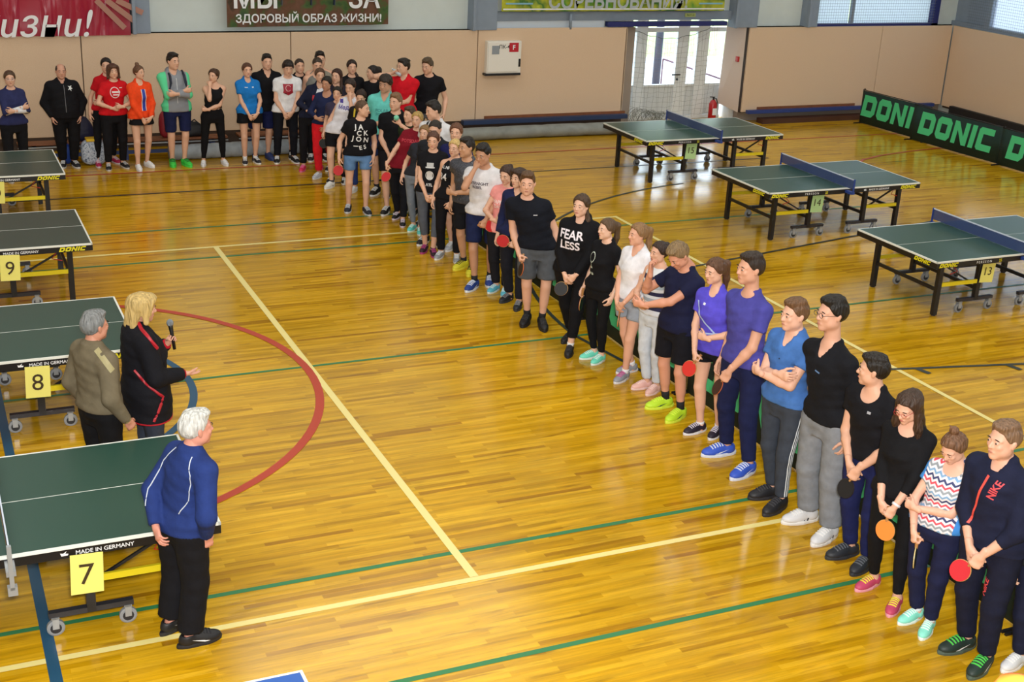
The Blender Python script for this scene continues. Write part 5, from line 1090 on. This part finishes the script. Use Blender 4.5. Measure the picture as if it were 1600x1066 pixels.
pp['b36'] = person('bearded person in white ringer T-shirt and navy shorts, hand at mouth, red racket', 'm', (755, 224), [(743, 449), (760, 440)], 232, 'short', '#1a1412', look=-15, nod=12, R='face', L='racketf', sk='#c08e70', up=tee('#d8d6da', sleeve=.4, prints=[('text', 'OVERNIGHT\nREBEL', .048, .03, .725, '#3c3040', -10)]), low=dict(c='#1a2348', kind='shorts', len=.40, off=.02), shoe=dict(c='#24408c', sole='#dce4f0', mark='#e8e8e8'), sock=('#17181e', .09))
pp['b37'] = person('person in pale pink T-shirt and black trousers, light blue and grey shoes', 'f', (792, 258), [(773, 452), (787, 457)], 226, 'pull+bun', '#3c281e', look=-12, nod=14, R='belly', L='belly2', up=tee('#f09c98', sleeve=.3, hem=.49, prints=[('text', 'HAPPY\nDAY', .06, .03, .71, '#f8dcd8', -10)]), low=dict(c='#1c1c22'), shoe=dict(c='#60b8d0', sole='#d8e8e8'))
pp['b38'] = person('person with brown fringe, navy jacket and dark trousers with white side stripes', 'f', (811, 262), [(793, 467), (808, 478)], 222, 'bob', '#3a2820', look=-18, R='down', L='racketf', up=tee('#20264c', sleeve=1.8, neck='v', name='jacket'), low=dict(c='#1c1e28', stripes=[('#e8e8e8', 3, 'RL', .05, .93)]), shoe=dict(c='#20242c', sole='#30343c', lace='#8a8a90'))
pp['b40'] = person('person in plain black T-shirt and grey shorts with neon stripe, racket in hand, facing camera', 'm', (825, 268), [(823, 502), (846, 508)], 243, 'short', '#5c4028', look=-2, w=1.06, R='racket', L='down', sk='#e2ae94', up=tee('#12151f', prints=[('rect', (.045, .008), 1, -.06, .745, '#e0e0e8')]), low=dict(c='#54585f', kind='shorts', len=.40, off=.024, stripes=[('#b8e020', 1, 'L', .18, .38)]), shoe=dict(c='#131318', sole='#1c1c20', lace='#303034'), sock=('#14141a', .09))
# --- the near part of the row
pp['f1'] = person('person in black hoodie with two words in white capitals, long side ponytail', 'f', (909, 303), [(882, 548), (896, 530)], 224, 'pull+side', '#4a3626', look=-8, sk='#e6b8a0', w=1.1, R='clasp', L='clasp2', up=tee('#101015', name='hoodie', sleeve=1.9, neck='hood', hem=.5, off=.026, prints=[('text', 'FEAR', .125, .04, .755, '#ece4ee'), ('text', 'LESS', .125, .04, .69, '#ece4ee')]), low=dict(c='#111116', len=.88), shoe=dict(c='#16161b', sole='#222228', lace='#303038'), sock=('#e4e4e4', .04))
pp['f2'] = person('person in black T-shirt with light bulb outline and black leggings, mint shoes', 'f', (949, 341), [(923, 556), (934, 562)], 196, 'pull+pony', '#5a4430', look=-12, sk='#e8bca4', R='down', L='down', up=tee('#121217', sleeve=.45, prints=[('ring', 0, .05, .04, .735, '#d8e4d8', -10), ('rect', (.008, .07), 1, .04, .69, '#d8e4d8', -10), ('rect', (.03, .02), 1, .04, .665, '#d8e4d8', -10), ('text', 'BULB', .035, .04, .625, '#d8e4d8', -10)]), low=dict(c='#121216', kind='leggings'), shoe=dict(c='#74e0c8', sole='#e4f4f0'))
pp['f3'] = person('person in white V-neck T-shirt and light grey shorts, hands clasped, high ponytail', 'f', (998, 348), [(966, 588), (986, 580)], 196, 'pull+pony', '#8c6a48', look=-14, sk='#e0aa90', R='clasp', L='clasp2', up=tee('#e6e6ee', neck='v', sleeve=.5, prints=[('poly', [(-.03, -.5), (.03, -.5), (.09, 0), (.33, .5), (.25, .5), (.01, 0)], .22, -.11, .665, '#3a4060', 30)]), low=dict(c='#9aa2b0', kind='shorts', len=.24, off=.014, stripes=[('#20243a', 1, 'L', .05, .22)]), shoe=dict(c='#9498a4', sole='#e0e0e8', lace='#c84890'), sock=('#e8e8ec', .05))
stp = [(0., '#2a2c4c')]
zz = [(.8, '#d8dce6'), (.91, '#30304e'), (.955, '#e0e4ea'), (.99, '#a8b4c0'), (1.03, '#e0e4ea'), (1.06, '#30304e'), (1.105, '#e0e4ea'), (1.14, '#a8b4bc'), (1.19, '#e0e4ea'), (1.21, '#30304e'), (1.255, '#e0e4ea'), (1.6, '#e0e4ea')]
pp['f4'] = person('person in white, grey and navy striped top and white trousers, pale pink shoes', 'f', (1031, 377), [(1005, 603), (1020, 609)], 194, 'pull+bun', '#34241e', look=-8, sk='#dcaa90', R='belly', L='belly2', up=tee('#e0e0e8', sleeve=.0, hem=.53, m=ramp_mat('striped_knit', zz)), low=dict(c='#ccd2dc', off=.014), shoe=dict(c='#e8b8b0', sole='#f0d0cc'))
pp['f5'] = person('person in navy T-shirt and black shorts, head bowed, hand raised, neon yellow shoes', 'm', (1062, 378), [(1033, 633), (1056, 650)], 190, 'tuft', '#846c4c', look=2, nod=38, sk='#d89a80', h=1.78, w=1.02, R='reach', L='give', up=tee('#191c3a', hem=.5), low=dict(c='#14141c', kind='shorts', len=.38, off=.024), shoe=dict(c='#c0e830', sole='#d8f048', mark='#283048'), sock=('#16161c', .11))
pp['f6'] = person('person in violet polo shirt with white curved lines, black shorts, red racket', 'f', (1119, 403), [(1088, 672), (1117, 676)], 200, 'pull+pony', '#5c3e2a', look=-10, nod=8, sk='#e4b298', w=1.05, R='racketf', L='belly2', h=1.72, up=tee('#5a50d0', neck='collar', hem=.5, prints=[('poly', [(-.5, .5), (-.42, .5), (-.1, 0), (.5, -.5), (.4, -.5), (-.2, -.02)], .26, .03, .70, '#b0c8f8'), ('poly', [(-.5, -.4), (.5, -.2), (.5, -.26), (-.5, -.48)], .24, 0, .66, '#b0c8f8'), ('rect', (.03, .02), 1, .04, .775, '#e8e8f8')]), low=dict(c='#14141a', kind='shorts', len=.17, off=.014), shoe=dict(c='#241c30', sole='#e4e4ec', lace='#d8d0e0'), sock=('#e8e8ec', .035))
pp['f7'] = person('tall person in plain violet-blue T-shirt and navy tracksuit trousers, blue shoes, racket in hand', 'm', (1175, 394), [(1126, 707), (1161, 737)], 186, 'short', '#2e221c', look=-8, sk='#d8a288', w=1.0, R='down', L='racketf', up=tee('#4a489c', sleeve=.5), low=dict(c='#1b2148', off=.018), shoe=dict(c='#3458c8', sole='#d8e0f4', mark='#e0e8f8'))
pp['f8'] = person('person in blue V-neck T-shirt with arms crossed, grey trousers with three white stripes', 'm', (1244, 466), [(1199, 773), (1211, 792)], 188, 'short', '#6a4c34', look=-6, sk='#e2b098', R='cross', L='cross2', up=tee('#4470b4', neck='v', sleeve=.45, prints=[('rect', (.012, .01), 1, -.02, .735, '#1a2030')]), low=dict(c='#3a404c', off=.012, stripes=[('#e8ecf0', 3, 'RL', .03, .93)]), shoe=dict(c='#1c1c22', sole='#2a2a30', lace='#3a3a40', kind='high'))
pp['f9'] = person('tall person in glasses, black polo shirt and baggy grey sweatpants, white shoes', 'm', (1303, 462), [(1254, 811), (1288, 838)], 186, 'tuft', '#16120f', look=-10, sk='#d6a48c', w=1.04, glasses='#20242c', R='back', L='down', up=tee('#14151b', neck='v', sleeve=.55, hem=.52, prints=[('rect', (.045, .012), 1, -.075, .745, '#5878a8', -20, -15)]), low=dict(c='#80848c', off=.034, wide=1.2), shoe=dict(c='#d4d4d8', sole='#e4e4e4', stripes='#303038'))
pp['f10'] = person('dark-haired person in black T-shirt looking away, navy trousers, black racket held low', 'm', (1368, 552), [(1320, 865), (1346, 883)], 190, 'short', '#1c1613', look=-50, sk='#d8a68c', R='clasp', L='racketf', up=tee('#131319', neck='scoop', sleeve=.4, prints=[('rect', (.03, .02), 1, -.07, .76, '#a0a0a8')]), low=dict(c='#1c2250', off=.016, stripes=[('#e4e8f0', 2, 'L', .4, .93)]), shoe=dict(c='#22262e', sole='#2a2e36', lace='#5a5e66'))
pp['f11'] = person('person with long brown hair and red glasses, black lace-sleeved top, pink shoes with yellow laces', 'f', (1423, 612), [(1359, 913), (1395, 946)], 202, 'long', '#3c2a20', look=-6, nod=22, sk='#deac94', glasses='#a02030', R='clasp', L='racketf', up=tee('#121216', neck='scoop', sleeve=1.5, hem=.52, off=.013), low=dict(c='#121216', kind='leggings'), shoe=dict(c='#c04468', sole='#e8a0b0', lace='#e8e040'))

pp['f12'] = person('person in white top with red and blue zigzags and bright blue sleeves, mint shoes', 'f', (1494, 676), [(1426, 965), (1446, 982)], 200, 'pull+topbun', '#6c4c36', look=-8, nod=30, sk='#e2ae96', h=1.62, R='racketf', L='hold', up=tee('#e4e0ea', neck='scoop', sleeve=.4, hem=.52, m=raglan('#e6e2ea', '#3c88d8', .155, 1)), low=dict(c='#1c2040'), shoe=dict(c='#8ce4d0', sole='#e8f8f4'), sock=('#e8e8ec', .04))
pp['f13'] = person('person in navy tracksuit with coral zip stripe and coral lettering, green and black shoes', 'm', (1574, 658), [(1500, 1011), (1530, 1040)], 190, 'short', '#7a5e48', look=-10, sk='#e0ac94', w=1.0, R='clasp', L='racketf', up=tee('#1a1e36', name='track_jacket', sleeve=1.5, neck='collar', hem=.5, off=.024, prints=[('rect', (.018, .40), 1, .06, .69, '#e05048', 0, -12), ('text', 'NIKE', .062, -.11, .755, '#e04c54', -25, 80)]), low=dict(c='#181b30', off=.022), shoe=dict(c='#20302c', sole='#4c5c54', lace='#50c850', mark='#e0e0e0'))
do_print(BVHTree.FromPolygons([tuple(v_.co) for v_ in pp['f13']['bottom'].data.vertices], [tuple(p_.vertices) for p_ in pp['f13']['bottom'].data.polygons]), pp['f13']['root'], pp['f13']['bottom'], ('text', 'NIKE', .062, -.10, .36, '#e04c54', -20, 84), pp['f13']['H'], pp['f13']['x0'], pp['f13']['y0'], 0)
pp['f14'] = person('person in dark clothes and white shoes, cut off by the right edge', 'm', (1668, 730), [(1588, 1036), (1622, 1058)], 205, 'short', DK, R='down', L='down', up=tee('#2c2e34', neck='collar', sleeve=1.9), low=dict(c='#1c2038', off=.02), shoe=dict(c='#d8d8dc'))
# --- the three on the left
pp['o1'] = person('grey-haired person in olive brown sweatshirt and black trousers, standing behind the number 7 table', 'm', (147, 485), None, 25, 'short', '#7d7f80', 1.70, sk='#c88c74', w=1.1, R='downout', L='down', spread=.1, up=tee('#6e6450', name='sweatshirt', sleeve=1.97, neck='collar', off=.026, hem=.53, fat=1.12, cuffs='#a09668', prints=[('rect', (.045, .16), 1, -.03, .80, '#a49a70', -110, 30)]), low=dict(c='#111114', off=.02), shoe=dict(c='#18181c'))
pp['o2'] = person('person with shoulder-length blond hair in black and red jacket, speaking into a microphone', 'f', (222, 457), None, 8, 'bob', '#c0a468', 1.74, sk='#cf9a82', w=1.2, look=-5, nod=8, R='offer', L='mic', up=tee('#14141a', name='jacket', sleeve=1.95, neck='collar', hem=.40, off=.034, loose=.8, slo=1.2, hemoff=.03, cuffs='#b01828'), low=dict(c='#343a48', kind='jeans'), shoe=dict(c='#202024'))
pp['o3'] = person('white-haired person in blue piped sports jacket seen from behind, hands behind the back', 'm', (306, 640), [(277, 976), (308, 998)], 20, 'short', '#c4c4c0', sk='#cf8f7c', w=1.02, h=1.72, look=-8, R='pocket', L='back', up=tee('#22346e', name='sports_jacket', sleeve=1.97, neck='collar', hem=.50, off=.026, fat=1.2), low=dict(c='#131318', off=.036, wide=1.3), shoe=dict(c='#16161a', sole='#202024', mark='#e8e8e8'))
# coloured trim added to jackets: piping along the raglan seams
def piping(pd, colr, pts, w=.006, side=180):
    me = pd['top'].data; tree = BVHTree.FromPolygons([tuple(v_.co) for v_ in me.vertices], [tuple(p_.vertices) for p_ in me.polygons]); out = []
    for i in range(len(pts)-1):
        for t in np.linspace(0, 1, 9)[:-1] if i < len(pts)-2 else np.linspace(0, 1, 9): out.append([pts[i][k]*(1-t)+pts[i+1][k]*t for k in range(2)])
    a = math.radians(side); dr = Vector((math.sin(a), -math.cos(a), 0)); rt = Vector((math.cos(a), math.sin(a), 0)); P = []
    for u, zf in out:
        z = zf*pd['H']; o = Vector((float(pd['x0'](z)), float(pd['y0'](z)), z))+rt*u-dr*.7; h_ = tree.ray_cast(o, dr, 1.3)
        if h_[0]: P.append(h_[0]-dr*.001)
    if len(P) > 2: MB().tube(P, w/2, 5).build('piping', mat('piping', colr, .5), pd['top'])
for u in (-.155, .155): piping(pp['o3'], '#c8d0dc', [(u*.6, .83), (u, .77), (u*1.02, .66), (u*.75, .60)], .008)
piping(pp['o2'], '#b01828', [(.12, .66), (.06, .60), (-.05, .535), (.04, .42)], .024, -90)
piping(pp['o2'], '#b01828', [(-.22, .404), (-.1, .404), (.1, .404), (.22, .404)], .014, -90)
piping(pp['o2'], '#b01828', [(.02, .87), (.01, .845), (-.03, .80), (-.06, .77)], .03, -90)
# microphone in the left hand
A_ = pp['o2']['arms']['L']; gp = A_[2]+A_[5]*.075+A_[4]*.028; P_ = V3(*pp['o2']['mid'], 0)+pp['o2']['Rt']*gp[0]+pp['o2']['F']*gp[1]+V3(0, 0, gp[2])
e = thing('microphone', 'black handheld microphone with silver mesh head, held by the blond person', 'microphone', tuple(P_)); e.rotation_euler = (-.15, -.1, 0)
MB().tube([(0, 0, -.09), (0, 0, .06), (0, 0, .10), (0, 0, .115)], [.013, .016, .019, .021], 12).build('body', m_black, e, True)
MB().tube([(0, 0, .112), (0, 0, .118), (0, 0, .14), (0, 0, .158), (0, 0, .166)], [.02, .026, .029, .02, .006], 14).build('mesh_head', mat('mic_mesh', '#9aa4b0', .35, .8, bump=(.6, 400)), e, True)
# rackets
RKT = mat
racket(pp['b28'], 'R', 'red table tennis racket in the outstretched hand of the dark red T-shirt', d=(.1, .5, -.7), nrm=(.3, .8, .5))
racket(pp['b25'], 'R', 'red racket in the hand of the scattered letters T-shirt wearer', d=(.3, .1, -.9), nrm=(0, 1, 0))
racket(pp['b18'], 'R', 'dark racket hanging from the hand of the white sleeveless shirt wearer', front='#1a1a1e', d=(0, .2, -1), nrm=(0, 1, .1))
racket(pp['b36'], 'L', 'red racket held flat in front of the navy shorts of the bearded man', d=(-.9, .2, .1), nrm=(.2, 1, .2))
racket(pp['b38'], 'L', 'red racket held by the navy jacket wearer with striped trousers', d=(.8, .2, .4), nrm=(.1, 1, .2))
racket(pp['b40'], 'R', 'dark racket with orange edge held at the side of the neon-striped grey shorts', front='#201818', edge='#e07030', d=(.1, .35, -.9), nrm=(.9, .35, .1))
racket(pp['f1'], 'R', 'black racket held low in front of the hoodie wearer', front='#17171b', d=(.5, .3, -.7), nrm=(0, 1, .2))
racket(pp['f2'], 'R', 'dark red racket hanging beside the black leggings', front='#a8242c', d=(0, .1, -1), nrm=(.8, .5, 0))
racket(pp['f3'], 'R', 'red racket held low in front of the light grey shorts', front='#b8242c', d=(-.1, .2, -1), nrm=(.7, .6, 0))
racket(pp['f6'], 'R', 'bright red racket held at the violet polo wearer\'s hip', front='#d03028', d=(.45, .3, -.85), nrm=(0, 1, .15))
racket(pp['f7'], 'L', 'dark brown racket held low by the tall man in violet-blue', front='#3c2018', edge='#c0603c', d=(.4, .3, -.85), nrm=(.4, .9, .1))
racket(pp['f10'], 'L', 'round black racket held low by the man looking away', front='#15151a', edge='#2a2020', d=(.2, .3, -1), nrm=(0, 1, .1))
racket(pp['f11'], 'L', 'orange racket held low by the lace-sleeved woman', front='#f08838', d=(-.1, .2, -1), nrm=(0, 1, .1))
racket(pp['f12'], 'R', 'racket held edge-on with pale wooden blade by the zigzag top wearer', front='#30302c', edge='#d8c080', d=(-.2, .3, -1), nrm=(.9, .3, .1))
racket(pp['f13'], 'L', 'red racket held low by the navy tracksuit wearer', front='#c82430', d=(.6, .35, -.7), nrm=(0, 1, .3))
# small carried things
def at(pd, side): A = pd['arms'][side]; g_ = A[2]+A[5]*.08+A[4]*.03; return V3(*pd['mid'], 0)+pd['Rt']*g_[0]+pd['F']*g_[1]+V3(0, 0, g_[2])
P_ = at(pp['b27'], 'L'); V, F = small_sphere((.04, .04, .04), 14, 10); o = link('ball', mk_mesh('ball', V, F, [mat('mint_rubber', '#78c8a8', .5)], True)); o.location = P_+V3(0, 0, .03); tag(o, 'small mint green ball in the raised hand at the back of the crowd', 'ball')
P_ = at(pp['b23'], 'R'); e = thing('water_bottle', 'small clear bottle held to the mouth of the red polo wearer', 'bottle', tuple(P_)); e.rotation_euler = (.3, 1.1, pp['b23']['root'].rotation_euler[2])
MB().tube([(0, 0, -.09), (0, 0, -.08), (0, 0, .05), (0, 0, .08), (0, 0, .1)], [.02, .03, .03, .015, .013], 12).build('bottle_body', mat('clear_plastic', '#b8c4cc', .1), e, True); MB().tube([(0, 0, .1), (0, 0, .115)], .015, 10).build('cap', m_lw, e)
# wristwatches
for k, sd in (('f11', 'L'), ('b31', 'L')):
    A = pp[k]['arms'][sd]; u_ = unit(A[2]-A[1]); c_ = A[2]-u_*.03; MB().tube([c_-u_*.009, c_+u_*.009], .034*pp[k]['s'], 12).build('wristwatch', mat('watch_strap', '#d8dce4' if k == 'f11' else '#18181c', .4), pp[k]['root'], True)
# backpack of the mint hoodie
q = pp['b6']; e = thing('backpack', 'dark navy backpack worn by the grey and mint hoodie', 'backpack', (q['mid'][0], q['mid'][1], 0), q['root'].rotation_euler[2])
z_ = q['H']; MB().box((-.15, -.30, .56*z_), (.15, -.15, .80*z_)).build('pack', mat('navy_nylon2', '#1c2438', .6, bump=(.5, 8)), e, bevel=.05)
for sx in (-1, 1): MB().tube([(sx*.11, -.17, .79*z_), (sx*.12, -.06, .835*z_), (sx*.115, .07, .81*z_), (sx*.12, .135, .75*z_), (sx*.15, .10, .66*z_), (sx*.17, -.05, .62*z_)], .021, 6).build('strap', mat('navy_nylon2', '#1c2438', .6, bump=(.5, 8)), e, True)
q = pp['b29']
print('HEIGHTS', LOG)
tot = sum(len(o.data.loops)-2*len(o.data.polygons) for o in bpy.data.objects if o.type == 'MESH'); print('TRIS', tot)
